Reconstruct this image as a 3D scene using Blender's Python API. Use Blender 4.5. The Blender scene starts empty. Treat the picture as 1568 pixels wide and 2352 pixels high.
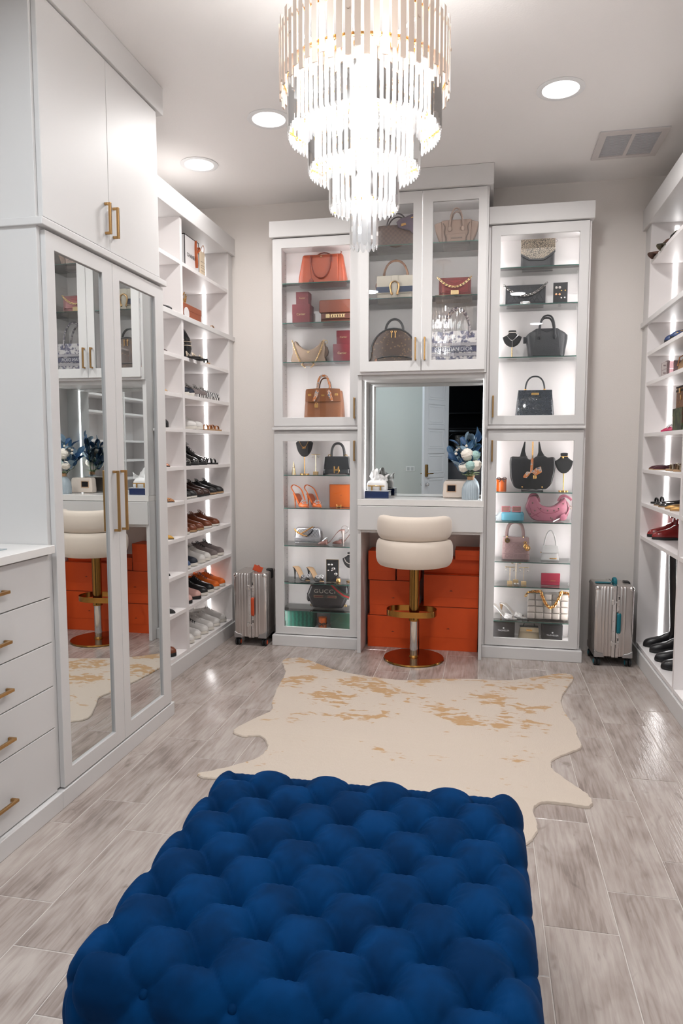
import bpy, math, random
from mathutils import Vector, Matrix, noise
from mathutils.geometry import tessellate_polygon
random.seed(7)
PI = math.pi
sin, cos = math.sin, math.cos
SC = bpy.context.scene
COL = SC.collection

# ------------------------------------------------------------------ camera, world, exposure
cam_d = bpy.data.cameras.new('camera')
cam = bpy.data.objects.new('camera', cam_d); COL.objects.link(cam)
cam_d.sensor_fit = 'VERTICAL'; cam_d.sensor_height = 36.0; cam_d.sensor_width = 24.0
cam_d.lens = 1614.64 / 2352 * 36.0
cam_d.clip_start = 0.05; cam_d.clip_end = 60
_r = Vector((0.97999776, 0.19900844, 0.00017852)); _u = Vector((-0.01798288, 0.08766152, 0.99598799)); _w = Vector((-0.19819437, 0.97606921, -0.08948684))
cam.matrix_world = Matrix(((_r.x, _u.x, -_w.x, 0), (_r.y, _u.y, -_w.y, 0), (_r.z, _u.z, -_w.z, 1.45), (0, 0, 0, 1)))
SC.camera = cam
SC.view_settings.view_transform = 'Standard'; SC.view_settings.look = 'None'
SC.view_settings.gamma = 1.0; SC.view_settings.use_curve_mapping = False
SC.view_settings.exposure = 0.33
wd = bpy.data.worlds.new('world'); SC.world = wd; wd.use_nodes = True
wd.node_tree.nodes['Background'].inputs[0].default_value = (0.8, 0.86, 1.0, 1); wd.node_tree.nodes['Background'].inputs[1].default_value = 0.06
SC.cycles.max_bounces = 10; SC.cycles.diffuse_bounces = 5; SC.cycles.glossy_bounces = 6
SC.cycles.transmission_bounces = 8; SC.cycles.transparent_max_bounces = 32
SC.cycles.sample_clamp_indirect = 6.0; SC.cycles.caustics_reflective = False; SC.cycles.caustics_refractive = False
POW_CAN = 15.0       # recessed can lights
POW_CHAND = 2.1      # each chandelier bulb
EM_STRIP = 10.0       # LED strips

# ------------------------------------------------------------------ materials
def lin(c):
    return tuple(((v / 255) / 12.92 if v / 255 <= 0.04045 else ((v / 255 + 0.055) / 1.055) ** 2.4) for v in c)
MC = {}
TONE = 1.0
def new(name):
    m = bpy.data.materials.new(name); m.use_nodes = True
    nt = m.node_tree; return m, nt, nt.nodes, nt.links, nt.nodes['Principled BSDF']
def M(name, c=None, rough=0.5, metal=0.0, bump=0.0, bs=60.0, var=0.0, sheen=0.0, coat=0.0, ior=None):
    if name in MC: return MC[name]
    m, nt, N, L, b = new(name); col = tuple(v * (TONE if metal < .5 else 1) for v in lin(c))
    b.inputs['Base Color'].default_value = (*col, 1); b.inputs['Roughness'].default_value = rough; b.inputs['Metallic'].default_value = metal
    if sheen: b.inputs['Sheen Weight'].default_value = sheen; b.inputs['Sheen Roughness'].default_value = 0.4
    if coat: b.inputs['Coat Weight'].default_value = coat; b.inputs['Coat Roughness'].default_value = 0.08
    if ior: b.inputs['IOR'].default_value = ior
    if bump or var:
        tc = N.new('ShaderNodeTexCoord'); nz = N.new('ShaderNodeTexNoise'); nz.inputs['Scale'].default_value = bs; nz.inputs['Detail'].default_value = 3
        L.new(tc.outputs['Object'], nz.inputs['Vector'])
        if bump:
            bp = N.new('ShaderNodeBump'); bp.inputs['Strength'].default_value = bump; bp.inputs['Distance'].default_value = 0.004
            L.new(nz.outputs['Fac'], bp.inputs['Height']); L.new(bp.outputs[0], b.inputs['Normal'])
        if var:
            r = N.new('ShaderNodeMix'); r.data_type = 'RGBA'
            r.inputs[6].default_value = (*[v * (1 - var) for v in col], 1); r.inputs[7].default_value = (*[min(1, v * (1 + var)) for v in col], 1)
            L.new(nz.outputs['Fac'], r.inputs[0]); L.new(r.outputs[2], b.inputs['Base Color'])
    MC[name] = m; return m
def emis(name, c, s):
    if name in MC: return MC[name]
    m, nt, N, L, b = new(name); N.remove(b)
    e = N.new('ShaderNodeEmission'); e.inputs[0].default_value = (*c, 1); e.inputs[1].default_value = s
    L.new(e.outputs[0], N['Material Output'].inputs[0]); MC[name] = m; return m
def glassy(name, tint, f=1.0, rough=0.0, haze=0.0):
    if name in MC: return MC[name]
    m, nt, N, L, b = new(name); N.remove(b)
    tr = N.new('ShaderNodeBsdfTransparent'); tr.inputs[0].default_value = (*tint, 1)
    gl = N.new('ShaderNodeBsdfGlossy'); gl.inputs[0].default_value = (1, 1, 1, 1); gl.inputs['Roughness'].default_value = rough
    fr = N.new('ShaderNodeFresnel'); fr.inputs[0].default_value = 1.5
    mu = N.new('ShaderNodeMath'); mu.operation = 'MULTIPLY'; mu.inputs[1].default_value = f; mu.use_clamp = True
    mx = N.new('ShaderNodeMixShader'); L.new(fr.outputs[0], mu.inputs[0]); L.new(mu.outputs[0], mx.inputs[0])
    base = tr
    if haze:
        df = N.new('ShaderNodeBsdfTranslucent'); df.inputs[0].default_value = (0.95, 0.96, 0.98, 1)
        d2 = N.new('ShaderNodeBsdfDiffuse'); d2.inputs[0].default_value = (0.95, 0.96, 0.98, 1)
        m3 = N.new('ShaderNodeMixShader'); m3.inputs[0].default_value = 0.15; L.new(df.outputs[0], m3.inputs[1]); L.new(d2.outputs[0], m3.inputs[2])
        m2 = N.new('ShaderNodeMixShader'); m2.inputs[0].default_value = haze
        L.new(tr.outputs[0], m2.inputs[1]); L.new(m3.outputs[0], m2.inputs[2]); base = m2
    L.new(base.outputs[0], mx.inputs[1]); L.new(gl.outputs[0], mx.inputs[2]); L.new(mx.outputs[0], N['Material Output'].inputs[0])
    MC[name] = m; return m
def ramp2(name, c1, c2, tex, scale, rough=0.5, lo=0.45, hi=0.55, stretch=(1, 1, 1), bump=0.0, metal=0.0, detail=3, coat=0.0, c3=None):
    """two-tone procedural pattern from a noise / voronoi / checker / wave texture"""
    if name in MC: return MC[name]
    m, nt, N, L, b = new(name); b.inputs['Roughness'].default_value = rough; b.inputs['Metallic'].default_value = metal
    if coat: b.inputs['Coat Weight'].default_value = coat
    tc = N.new('ShaderNodeTexCoord'); mp = N.new('ShaderNodeMapping'); mp.inputs['Scale'].default_value = stretch
    L.new(tc.outputs['Object'], mp.inputs[0])
    if tex == 'noise': t = N.new('ShaderNodeTexNoise'); t.inputs['Detail'].default_value = detail; out = t.outputs['Fac']
    elif tex == 'cell': t = N.new('ShaderNodeTexVoronoi'); out = t.outputs['Distance']
    elif tex == 'edge': t = N.new('ShaderNodeTexVoronoi'); t.feature = 'DISTANCE_TO_EDGE'; out = t.outputs['Distance']
    elif tex == 'wave': t = N.new('ShaderNodeTexWave'); t.inputs['Distortion'].default_value = 2; out = t.outputs['Fac']
    else: t = N.new('ShaderNodeTexChecker'); out = t.outputs['Fac']
    t.inputs['Scale'].default_value = scale; L.new(mp.outputs[0], t.inputs['Vector'])
    r = N.new('ShaderNodeValToRGB'); r.color_ramp.elements[0].position = lo; r.color_ramp.elements[1].position = hi
    tn = lambda c: (*[v * TONE for v in lin(c)], 1)
    r.color_ramp.elements[0].color = tn(c1); r.color_ramp.elements[1].color = tn(c2)
    if c3: e = r.color_ramp.elements.new(min(0.98, hi + 0.15)); e.color = tn(c3)
    L.new(out, r.inputs[0]); L.new(r.outputs[0], b.inputs['Base Color'])
    if bump:
        bp = N.new('ShaderNodeBump'); bp.inputs['Strength'].default_value = bump; bp.inputs['Distance'].default_value = 0.003
        L.new(out, bp.inputs['Height']); L.new(bp.outputs[0], b.inputs['Normal'])
    MC[name] = m; return m

WHITE = M('white_lacquer', (214, 212, 211), 0.5, bump=0.03, bs=18)
SHELFW = M('white_melamine', (230, 226, 225), 0.45)
WALLP = M('wall_paint', (229, 223, 218), 0.8, bump=0.15, bs=160)
CEILP = M('ceiling_paint', (244, 241, 239), 0.85, bump=0.15, bs=120)
BRASS = M('brushed_brass', (178, 140, 92), 0.32, 1.0, bump=0.05, bs=200)
GOLD = M('polished_gold', (226, 178, 108), 0.18, 1.0)
CHROME = M('chrome', (215, 214, 214), 0.12, 1.0)
DARKHOLE = M('dark_hole', (60, 52, 48), 0.9)
GLASS = glassy('clear_glass', (0.99, 0.993, 0.993), 0.5)
SHELFG = glassy('shelf_glass', (0.975, 0.99, 0.985), 1.0)
GEDGE = M('glass_edge_green', (52, 92, 84), 0.15)
MIRROR = M('mirror_silver', (232, 236, 236), 0.0, 1.0)
STRIP = emis('led_strip_light', (1.0, 0.98, 0.978), EM_STRIP)
BLACKL = M('black_leather', (30, 30, 33), 0.35, bump=0.2, bs=90)

# ------------------------------------------------------------------ mesh builder
def crom(pts, k, closed):
    """Catmull-Rom subdivision of a polyline"""
    P = [Vector(p) for p in pts]; n = len(P); out = []
    for i in range(n if closed else n - 1):
        a, b, c, d = (P[i - 1], P[i], P[(i + 1) % n], P[(i + 2) % n]) if closed else (P[max(i - 1, 0)], P[i], P[i + 1], P[min(i + 2, n - 1)])
        for j in range(k):
            u = j / k; out.append(tuple(.5 * ((2 * b) + (c - a) * u + (2 * a - 5 * b + 4 * c - d) * u * u + (3 * b - a - 3 * c + d) * u ** 3)))
    if not closed: out.append(tuple(P[-1]))
    return out
class MB:
    def __init__(s): s.v = []; s.f = []
    def quadring(s, rings, cap0=True, cap1=True, closed=True):
        b = len(s.v); n = len(rings[0])
        for r in rings: s.v += [tuple(p) for p in r]
        for i in range(len(rings) - 1):
            for j in range(n if closed else n - 1):
                k = (j + 1) % n
                s.f.append((b + i * n + j, b + i * n + k, b + (i + 1) * n + k, b + (i + 1) * n + j))
        if cap0: s.cap([b + j for j in reversed(range(n))])
        if cap1: s.cap([b + (len(rings) - 1) * n + j for j in range(n)])
        return s
    def cap(s, ids):
        """close a ring; concave outlines are triangulated"""
        P = [Vector(s.v[i]) for i in ids]; n = len(ids); N_ = Vector()
        for i in range(n): N_ += P[i].cross(P[(i + 1) % n])
        if n <= 4 or N_.length < 1e-12 or all((P[i] - P[i - 1]).cross(P[(i + 1) % n] - P[i]).dot(N_) >= -1e-12 for i in range(n)): s.f.append(tuple(ids)); return
        for a, b, c in tessellate_polygon([P]):
            if (P[b] - P[a]).cross(P[c] - P[a]).dot(N_) < 0: b, c = c, b
            s.f.append((ids[a], ids[b], ids[c]))
    def box(s, x0, x1, y0, y1, z0, z1):
        b = len(s.v)
        s.v += [(x0, y0, z0), (x1, y0, z0), (x1, y1, z0), (x0, y1, z0), (x0, y0, z1), (x1, y0, z1), (x1, y1, z1), (x0, y1, z1)]
        s.f += [tuple(b + i for i in q) for q in ((3, 2, 1, 0), (4, 5, 6, 7), (0, 1, 5, 4), (1, 2, 6, 5), (2, 3, 7, 6), (3, 0, 4, 7))]
        return s
    def ringbox(s, a0, a1, b0, b1, i0, i1, j0, j1, d0, d1, ax='y'):
        """flat frame with a rectangular hole; ax = thickness axis, a = x or y, b = z"""
        b = len(s.v)
        for d in (d0, d1):
            for (p, q) in ((a0, b0), (a1, b0), (a1, b1), (a0, b1), (i0, j0), (i1, j0), (i1, j1), (i0, j1)):
                s.v.append((p, d, q) if ax == 'y' else (d, p, q))
        F = []
        for k in range(4):
            l = (k + 1) % 4
            F += [(k, l, 4 + l, 4 + k), (8 + l, 8 + k, 12 + k, 12 + l), (l, k, 8 + k, 8 + l), (4 + k, 4 + l, 12 + l, 12 + k)]
        if ax != 'y': F = [tuple(reversed(f)) for f in F]
        s.f += [tuple(b + i for i in f) for f in F]; return s
    def prism(s, poly, y0, y1):
        b = len(s.v); n = len(poly)
        s.v += [(x, y0, z) for x, z in poly] + [(x, y1, z) for x, z in poly]
        s.cap([b + i for i in range(n)]); s.cap([b + n + i for i in reversed(range(n))])
        for i in range(n):
            j = (i + 1) % n; s.f.append((b + j, b + i, b + n + i, b + n + j))
        return s
    def slab(s, poly, z0, z1):
        b = len(s.v); n = len(poly)
        s.v += [(x, y, z0) for x, y in poly] + [(x, y, z1) for x, y in poly]
        s.cap([b + i for i in reversed(range(n))]); s.cap([b + n + i for i in range(n)])
        for i in range(n):
            j = (i + 1) % n; s.f.append((b + i, b + j, b + n + j, b + n + i))
        return s
    def puff(s, poly, d, r, steps=3, y=0.0):
        """polygon in xz with rounded front and back rims"""
        if 12 <= len(poly) < 30: poly = crom(poly, 3, True)
        n = len(poly); area = sum(poly[i][0] * poly[(i + 1) % n][1] - poly[(i + 1) % n][0] * poly[i][1] for i in range(n))
        if area < 0: poly = poly[::-1]
        nor = []
        for i in range(n):
            a, c = Vector(poly[i - 1]), Vector(poly[(i + 1) % n]); t = (c - a).normalized(); nor.append(Vector((t.y, -t.x)))
        rings = []
        for k in range(steps + 1):
            th = PI / 2 * (1 - k / steps); ins = r * (1 - cos(th)); yy = -d / 2 + r * (1 - sin(th)) if d / 2 > r else -d / 2 * sin(th)
            rings.append([(p[0] - q.x * ins, y + yy, p[1] - q.y * ins) for p, q in zip(poly, nor)])
        rings += [[(p[0], 2 * y - p[1], p[2]) for p in rg] for rg in reversed(rings)]
        return s.quadring(rings)
    def tube(s, path, r, n=8, closed=False, flat=1.0, cap=True):
        if 4 <= len(path) <= 9 and not closed: path = crom(path, 4, False)
        P = [Vector(p) for p in path]; m = len(P); R = r if callable(r) else (lambda t: r)
        up = None; rings = []
        for i in range(m):
            if closed: t = (P[(i + 1) % m] - P[i - 1]).normalized()
            else: t = (P[min(i + 1, m - 1)] - P[max(i - 1, 0)]).normalized()
            if up is None: up = Vector((0, 0, 1)) if abs(t.z) < 0.9 else Vector((0, 1, 0))
            up = (up - t * up.dot(t)).normalized(); sd = t.cross(up); q = R(i / max(1, m - 1))
            rings.append([P[i] + sd * (q * cos(2 * PI * k / n)) + up * (q * flat * sin(2 * PI * k / n)) for k in range(n)])
        if closed: rings.append(rings[0]); cap = False
        return s.quadring(rings, cap, cap)
    def lathe(s, prof, n=20, c=(0, 0), squash=1.0):
        return s.quadring([[(c[0] + r * cos(2 * PI * k / n), c[1] + r * squash * sin(2 * PI * k / n), z) for k in range(n)] for r, z in prof])
    def ball(s, c, rx, ry=None, rz=None, nu=12, nv=8):
        ry = ry or rx; rz = rz or rx
        return s.quadring([[(c[0] + rx * sin(th) * cos(2 * PI * k / nu), c[1] + ry * sin(th) * sin(2 * PI * k / nu), c[2] - rz * cos(th)) for k in range(nu)]
                           for th in [PI * (i + 0.15) / (nv + 0.3) for i in range(nv + 1)]])
    def torus(s, c, R, r, ax='y', n=14, m=6, arc=(0, 2 * PI), ez=1.0):
        a0, a1 = arc; full = abs(a1 - a0 - 2 * PI) < 1e-6; pts = []
        for i in range(n if full else n + 1):
            a = a0 + (a1 - a0) * i / n; u, v = R * cos(a), R * ez * sin(a)
            pts.append((c[0] + u, c[1], c[2] + v) if ax == 'y' else ((c[0] + u, c[1] + v, c[2]) if ax == 'z' else (c[0], c[1] + u, c[2] + v)))
        return s.tube(pts, r, m, closed=full)
    def se(s, levels, n=24):
        """stack of super-ellipse sections: (z, half_w, half_d, exponent, cx, cy)"""
        rings = []
        for lv in levels:
            z, a, b, e = lv[:4]; cx = lv[4] if len(lv) > 4 else 0; cy = lv[5] if len(lv) > 5 else 0; rg = []
            for k in range(n):
                t = 2 * PI * (k + 0.5) / n; c_, s_ = cos(t), sin(t)
                rg.append((cx + a * math.copysign(abs(c_) ** (2 / e), c_), cy + b * math.copysign(abs(s_) ** (2 / e), s_), z))
            rings.append(rg)
        return s.quadring(rings)
    def xf(s, mtx):
        s.v = [tuple(mtx @ Vector(p)) for p in s.v]; return s
    def add(s, o):
        b = len(s.v); s.v += o.v; s.f += [tuple(b + i for i in f) for f in o.f]; return s
    def mesh(s, name, mat, smooth=True):
        me = bpy.data.meshes.new(name); me.from_pydata(s.v, [], s.f); me.update()
        if mat: me.materials.append(mat)
        if smooth and len(me.polygons):
            me.polygons.foreach_set('use_smooth', [True] * len(me.polygons)); me.set_sharp_from_angle(angle=math.radians(38))
        return me
def link(name, me, parent=None, loc=None, bevel=0.0, label=None, absx=False):
    o = bpy.data.objects.new(name, me); COL.objects.link(o)
    if parent: o.parent = parent
    if parent and absx: o.matrix_parent_inverse = Matrix.Translation(-Vector(parent.location))
    if loc is not None: o.location = loc
    if bevel:
        b = o.modifiers.new('bevel', 'BEVEL'); b.width = bevel; b.segments = 2; b.limit_method = 'ANGLE'; b.angle_limit = math.radians(50)
    if label: o['label'] = label
    return o
class T:
    """one top-level thing: an empty at its base with its parts"""
    def __init__(s, name, label, cat, loc, rz=0.0, group=None, absx=False, rx=0.0):
        e = bpy.data.objects.new(name, None); COL.objects.link(e); e.location = loc; e.rotation_euler = (rx, 0, rz); e.empty_display_size = 0.02
        e['label'] = label; e['category'] = cat
        if group: e['group'] = group
        s.e = e; s.absx = absx
    def p(s, name, mb, mat, bevel=0.0, smooth=True, parent=None, label=None):
        me = mb.mesh(name, mat, smooth)
        if parent is not None:
            o = link(name, me, parent, bevel=bevel, label=label); return o
        return link(name, me, s.e, bevel=bevel, label=label, absx=s.absx)
def struct(name, mb, mat, bevel=0.0, smooth=False):
    o = link(name, mb.mesh(name, mat, smooth), bevel=bevel); o['kind'] = 'structure'; return o
def text_mesh(txt, size, mat, ext=0.0004, space=1.0, sx=1.0):
    cu = bpy.data.curves.new('lettering', 'FONT'); cu.body = txt; cu.size = size; cu.extrude = ext; cu.align_x = 'CENTER'; cu.align_y = 'CENTER'; cu.space_character = space
    o = bpy.data.objects.new('tmp', cu); COL.objects.link(o)
    dg = bpy.context.evaluated_depsgraph_get(); me = bpy.data.meshes.new_from_object(o.evaluated_get(dg))
    bpy.data.objects.remove(o)
    me.transform(Matrix.Scale(sx, 4, (1, 0, 0))); me.transform(Matrix.Rotation(PI / 2, 4, 'X')); me.materials.clear(); me.materials.append(mat); return me
def lettering(t, txt, size, mat, loc, rot=(0, 0, 0), space=1.0, sx=1.0, parent=None, name='lettering'):
    o = link(name, text_mesh(txt, size, mat, space=space, sx=sx), parent or t.e); o.location = loc; o.rotation_euler = rot; return o
def arch(w, h, n=16, p=2.0):
    """half super-ellipse arch in xz from (-w/2,0) to (w/2,0)"""
    out = []
    for i in range(n + 1):
        a = PI * (1 - i / n); out.append((w / 2 * math.copysign(abs(cos(a)) ** (2 / p), cos(a)), 0, h * abs(sin(a)) ** (2 / p)))
    return out
def off(pts, dx=0, dy=0, dz=0): return [(p[0] + dx, p[1] + dy, p[2] + dz) for p in pts]
def chain(path, R=0.008, r=0.0022, step=1.5):
    """interlinked rings laid along a path"""
    P = [Vector(p) for p in path]; m = MB(); acc = [0]
    for a, b in zip(P, P[1:]): acc.append(acc[-1] + (b - a).length)
    k = 0; d = 0
    while d < acc[-1]:
        i = max(j for j in range(len(acc)) if acc[j] <= d + 1e-9); i = min(i, len(P) - 2)
        pos = P[i].lerp(P[i + 1], (d - acc[i]) / max(1e-6, acc[i + 1] - acc[i])); t = (P[i + 1] - P[i]).normalized()
        q = t.to_track_quat('X', 'Z').to_matrix().to_4x4(); l = MB().torus((0, 0, 0), R, r, 'z', 10, 5)
        l.v = [(v[0] * 1.25, v[1] * 0.8, v[2]) for v in l.v]
        l.xf(Matrix.Translation(pos) @ q @ Matrix.Rotation(PI / 2 * 0.62 * (1 if k % 2 else -1), 4, 'X')); m.add(l); k += 1; d += R * step
    return m
def sag(x0, x1, z0, z1, drop, y, n=14):
    return [(x0 + (x1 - x0) * i / n, y, z0 + (z1 - z0) * i / n - drop * 4 * (i / n) * (1 - i / n)) for i in range(n + 1)]

# ================================================================== room shell
ZC = 3.27; YW = 5.22; XL = -2.28; XR = 1.41; YB = -2.1
struct('wall_back', MB().box(XL, XR, YW, YW + .1, 0, ZC), WALLP)
struct('wall_left', MB().box(XL - .1, XL, YB - .1, YW + .1, 0, ZC), WALLP)
struct('wall_right', MB().box(XR, XR + .1, YB - .1, YW + .1, 0, ZC), WALLP)
fw = MB().box(XL, -.66, YB - .1, YB, 0, ZC).box(.24, XR, YB - .1, YB, 0, ZC).box(-.66, .24, YB - .1, YB, 2.8, ZC)
struct('wall_front', fw, M('front_wall_paint', (205, 208, 202), 0.8, bump=0.15, bs=160))
struct('ceiling', MB().box(XL - .1, XR + .1, YB - .1, YW + .1, ZC, ZC + .08), CEILP)

# wood-look porcelain planks: staggered courses running to the back wall
def plank_mat():
    m, nt, N, L, b = new('wood_look_tile')
    tc = N.new('ShaderNodeTexCoord'); oi = N.new('ShaderNodeObjectInfo')
    cx = N.new('ShaderNodeCombineXYZ'); mu = N.new('ShaderNodeMath'); mu.operation = 'MULTIPLY'; mu.inputs[1].default_value = 37.0
    L.new(oi.outputs['Random'], mu.inputs[0]); L.new(mu.outputs[0], cx.inputs[0]); L.new(mu.outputs[0], cx.inputs[1]); L.new(mu.outputs[0], cx.inputs[2])
    ad = N.new('ShaderNodeVectorMath'); ad.operation = 'ADD'; L.new(tc.outputs['Object'], ad.inputs[0]); L.new(cx.outputs[0], ad.inputs[1])
    def nz(scale, st, det, dist=0.0):
        mp = N.new('ShaderNodeMapping'); mp.inputs['Scale'].default_value = st; L.new(ad.outputs[0], mp.inputs[0])
        n = N.new('ShaderNodeTexNoise'); n.inputs['Scale'].default_value = scale; n.inputs['Detail'].default_value = det; n.inputs['Distortion'].default_value = dist; L.new(mp.outputs[0], n.inputs[0]); return n.outputs['Fac']
    big = nz(3.0, (2.2, 0.9, 1), 3, 0.8); fine = nz(14.0, (5.0, 0.45, 1), 6, 0.6); knot = nz(5.0, (1.6, 0.8, 1), 2, 2.5)
    mth = N.new('ShaderNodeMath'); mth.operation = 'ADD'; s1 = N.new('ShaderNodeMath'); s1.operation = 'MULTIPLY'; s1.inputs[1].default_value = 0.55
    s2 = N.new('ShaderNodeMath'); s2.operation = 'MULTIPLY'; s2.inputs[1].default_value = 0.45
    L.new(big, s1.inputs[0]); L.new(fine, s2.inputs[0]); L.new(s1.outputs[0], mth.inputs[0]); L.new(s2.outputs[0], mth.inputs[1])
    r = N.new('ShaderNodeValToRGB'); e = r.color_ramp.elements; e[0].position = 0.34; e[0].color = (*lin((136, 122, 115)), 1); e[1].position = 0.62; e[1].color = (*lin((186, 175, 168)), 1)
    x = e.new(0.47); x.color = (*lin((166, 153, 146)), 1)
    L.new(mth.outputs[0], r.inputs[0])
    kr = N.new('ShaderNodeValToRGB'); kr.color_ramp.elements[0].position = 0.66; kr.color_ramp.elements[1].position = 0.78
    L.new(knot, kr.inputs[0]); mx = N.new('ShaderNodeMix'); mx.data_type = 'RGBA'; mx.inputs[7].default_value = (*lin((98, 84, 76)), 1)
    k2 = N.new('ShaderNodeMath'); k2.operation = 'MULTIPLY'; k2.inputs[1].default_value = 0.5; L.new(kr.outputs[0], k2.inputs[0])
    L.new(k2.outputs[0], mx.inputs[0]); L.new(r.outputs[0], mx.inputs[6]); L.new(mx.outputs[2], b.inputs['Base Color'])
    b.inputs['Roughness'].default_value = 0.13; b.inputs['Specular IOR Level'].default_value = 0.7
    bp = N.new('ShaderNodeBump'); bp.inputs['Strength'].default_value = 0.35; bp.inputs['Distance'].default_value = 0.002
    L.new(nz(26.0, (6.0, 0.35, 1), 4, 0.4), bp.inputs['Height']); L.new(bp.outputs[0], b.inputs['Normal']); return m
floor = struct('floor', MB().box(XL - .1, XR + .1, YB - .1, YW + .1, -.12, -.0015), M('grout', (196, 188, 182), 0.8, bump=0.3, bs=120))
PM = plank_mat(); PW, PL, G = 0.2188, 0.644, 0.0036; pmesh = {}
phase = {0: 2.54, 1: 2.323, 2: 2.108, 3: 1.893, 4: 1.678, 5: 2.10, 6: 1.88, 7: 2.36, 8: 2.14, 9: 2.355, 10: 1.907, 11: 2.35, 12: 2.13, 13: 1.9, -1: 2.76, -2: 2.33, -3: 2.1}
for c in range(-3, 14):
    x0 = 0.6395 - c * PW; x1 = x0 + PW; y = phase[c] - 12 * PL
    xa, xb = max(x0, XL), min(x1, XR)
    if xb - xa < .02: continue
    while y < YW:
        ya, yb = max(y, YB), min(y + PL, YW)
        if yb - ya > .02:
            key = (round(xb - xa, 3), round(yb - ya, 3))
            if key not in pmesh:
                hw, hl = key[0] / 2 - G / 2, key[1] / 2 - G / 2; bv = .0012
                pmesh[key] = MB().quadring([[(-hw, -hl, -.006), (hw, -hl, -.006), (hw, hl, -.006), (-hw, hl, -.006)], [(-hw, -hl, -bv), (hw, -hl, -bv), (hw, hl, -bv), (-hw, hl, -bv)],
                                            [(-hw + bv, -hl + bv, 0), (hw - bv, -hl + bv, 0), (hw - bv, hl - bv, 0), (-hw + bv, hl - bv, 0)]], cap0=False).mesh('plank', PM, False)
            link('plank', pmesh[key], floor, loc=((xa + xb) / 2, (ya + yb) / 2, 0))
        y += PL

# door behind the camera (seen in the vanity mirror) and the dark garage beyond it
dh = bpy.data.objects.new('door_1', None); COL.objects.link(dh); dh['kind'] = 'structure'; dh.location = (-.64, YB + .01, 0)
dh.rotation_euler = (0, 0, math.atan2(.7, -.36))
DW = .79; dl = MB().ringbox(0, DW, .01, 2.77, .12, DW - .12, .2, 2.65, -.02, .02)
link('door_leaf', MB().box(.1, DW - .1, -.008, .008, .15, 2.68).add(dl).mesh('door_leaf', M('door_paint', (214, 216, 220), 0.35), False), dh)
for k in range(6):
    z0 = .22 + k * .41; zz = z0 + .32
    link('door_panel', MB().ringbox(.15, DW - .15, z0, zz, .185, DW - .185, z0 + .035, zz - .035, -.016, .016).box(.185, DW - .185, -.012, .012, z0 + .035, zz - .035).mesh('door_panel', MC['door_paint'], False), dh, bevel=.006)
    if k < 5: link('door_rail', MB().box(.121, DW - .121, -.019, .019, zz + .012, zz + .078).mesh('door_rail', MC['door_paint'], False), dh, bevel=.003)
ANT = M('antique_brass', (150, 118, 70), 0.35, 1.0)
for sy in (-1, 1):
    link('lock_plate', MB().se([(.99, .03, .014, 4), (1.0, .034, .016, 4), (1.18, .034, .016, 4), (1.19, .03, .014, 4)]).mesh('lock_plate', ANT), dh, loc=(DW - .07, sy * .03, 0))
    link('door_lever', MB().tube([(DW - .07, sy * .03, 1.04), (DW - .07, sy * .075, 1.04), (DW - .1, sy * .08, 1.04), (DW - .2, sy * .08, 1.04)], .011, 8).mesh('door_lever', ANT), dh)
    link('door_knob', MB().ball((DW - .07, sy * .05, .86), .03, .03, .03).mesh('door_knob', CHROME), dh)
tr = MB().box(-.74, -.66, YB, YB + .015, 0, 2.8).box(.24, .32, YB, YB + .015, 0, 2.8).box(-.74, .32, YB, YB + .015, 2.8, 2.88)
struct('trim_1', tr, M('trim_white', (226, 226, 226), 0.4), .003)
t = T('wall_outlet', 'white double power outlet on the grey wall beside the open door', 'outlet', (-1.28, YB, 1.1))
t.p('plate', MB().box(-.08, .08, 0, .006, -.045, .045), M('outlet_white', (232, 232, 228), 0.4), .003)
for dx in (-.035, .035):
    t.p('socket', MB().se([(-.03, .02, .002, 4), (.03, .02, .002, 4)]).xf(Matrix.Translation((dx, .0075, 0))), M('socket_grey', (196, 198, 196), 0.4))
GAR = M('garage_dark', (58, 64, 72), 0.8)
struct('wall_garage_rear', MB().box(-3.2, 2.6, -6.6, -6.5, 0, 3), GAR); struct('wall_garage_left', MB().box(-3.3, -3.2, -6.6, YB - .1, 0, 3), GAR)
struct('wall_garage_right', MB().box(2.6, 2.7, -6.6, YB - .1, 0, 3), GAR); struct('ceiling_garage', MB().box(-3.3, 2.7, -6.6, YB - .1, 3, 3.1), GAR); struct('floor_garage', MB().box(-3.3, 2.7, -6.6, YB - .1, -.12, 0), GAR)
def suv():
    t = T('suv', 'dark silver parked car in the dark garage, seen in the vanity mirror', 'car', (.1, -4.3, 0))
    body = MB().quadring([[(x, y * w, z) for x, z in ((-2.2, .45), (-2.25, .9), (-2.1, 1.12), (-1.2, 1.2), (1.9, 1.22), (2.15, 1.1), (2.2, .45))] for y, w in ((-.9, .94), (-.9, 1), (.9, 1), (.9, .94))])
    cab = MB().quadring([[(x * s_, y, z) for x, z in ((-1.3, 1.18), (-.75, 1.75), (1.5, 1.78), (1.95, 1.2))] for y, s_ in ((-.78, .97), (-.7, 1), (.7, 1), (.78, .97))])
    t.p('body', body, M('car_paint', (120, 126, 134), 0.2, 0.6), .05); t.p('cabin_glass', cab, M('car_glass', (12, 14, 18), 0.05), .04)
    t.p('roof', MB().box(-.8, 1.5, -.7, .7, 1.76, 1.82), MC['car_paint'], .03)
    for x in (-1.35, 1.4):
        for y in (-.82, .82): t.p('wheel', MB().quadring([[(x + r * cos(a * PI / 10), y + d, .34 + r * sin(a * PI / 10)) for a in range(20)] for r, d in ((.2, -.1), (.34, -.1), (.34, .1), (.2, .1))]), M('tyre', (22, 22, 24), 0.7))
suv()
t = T('garage_fill_light', 'dim tube light added out of view to brighten the dark garage', 'light', (-1.6, -3.6, 3.0))  # unseen lamp added to lift the garage out of black
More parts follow.
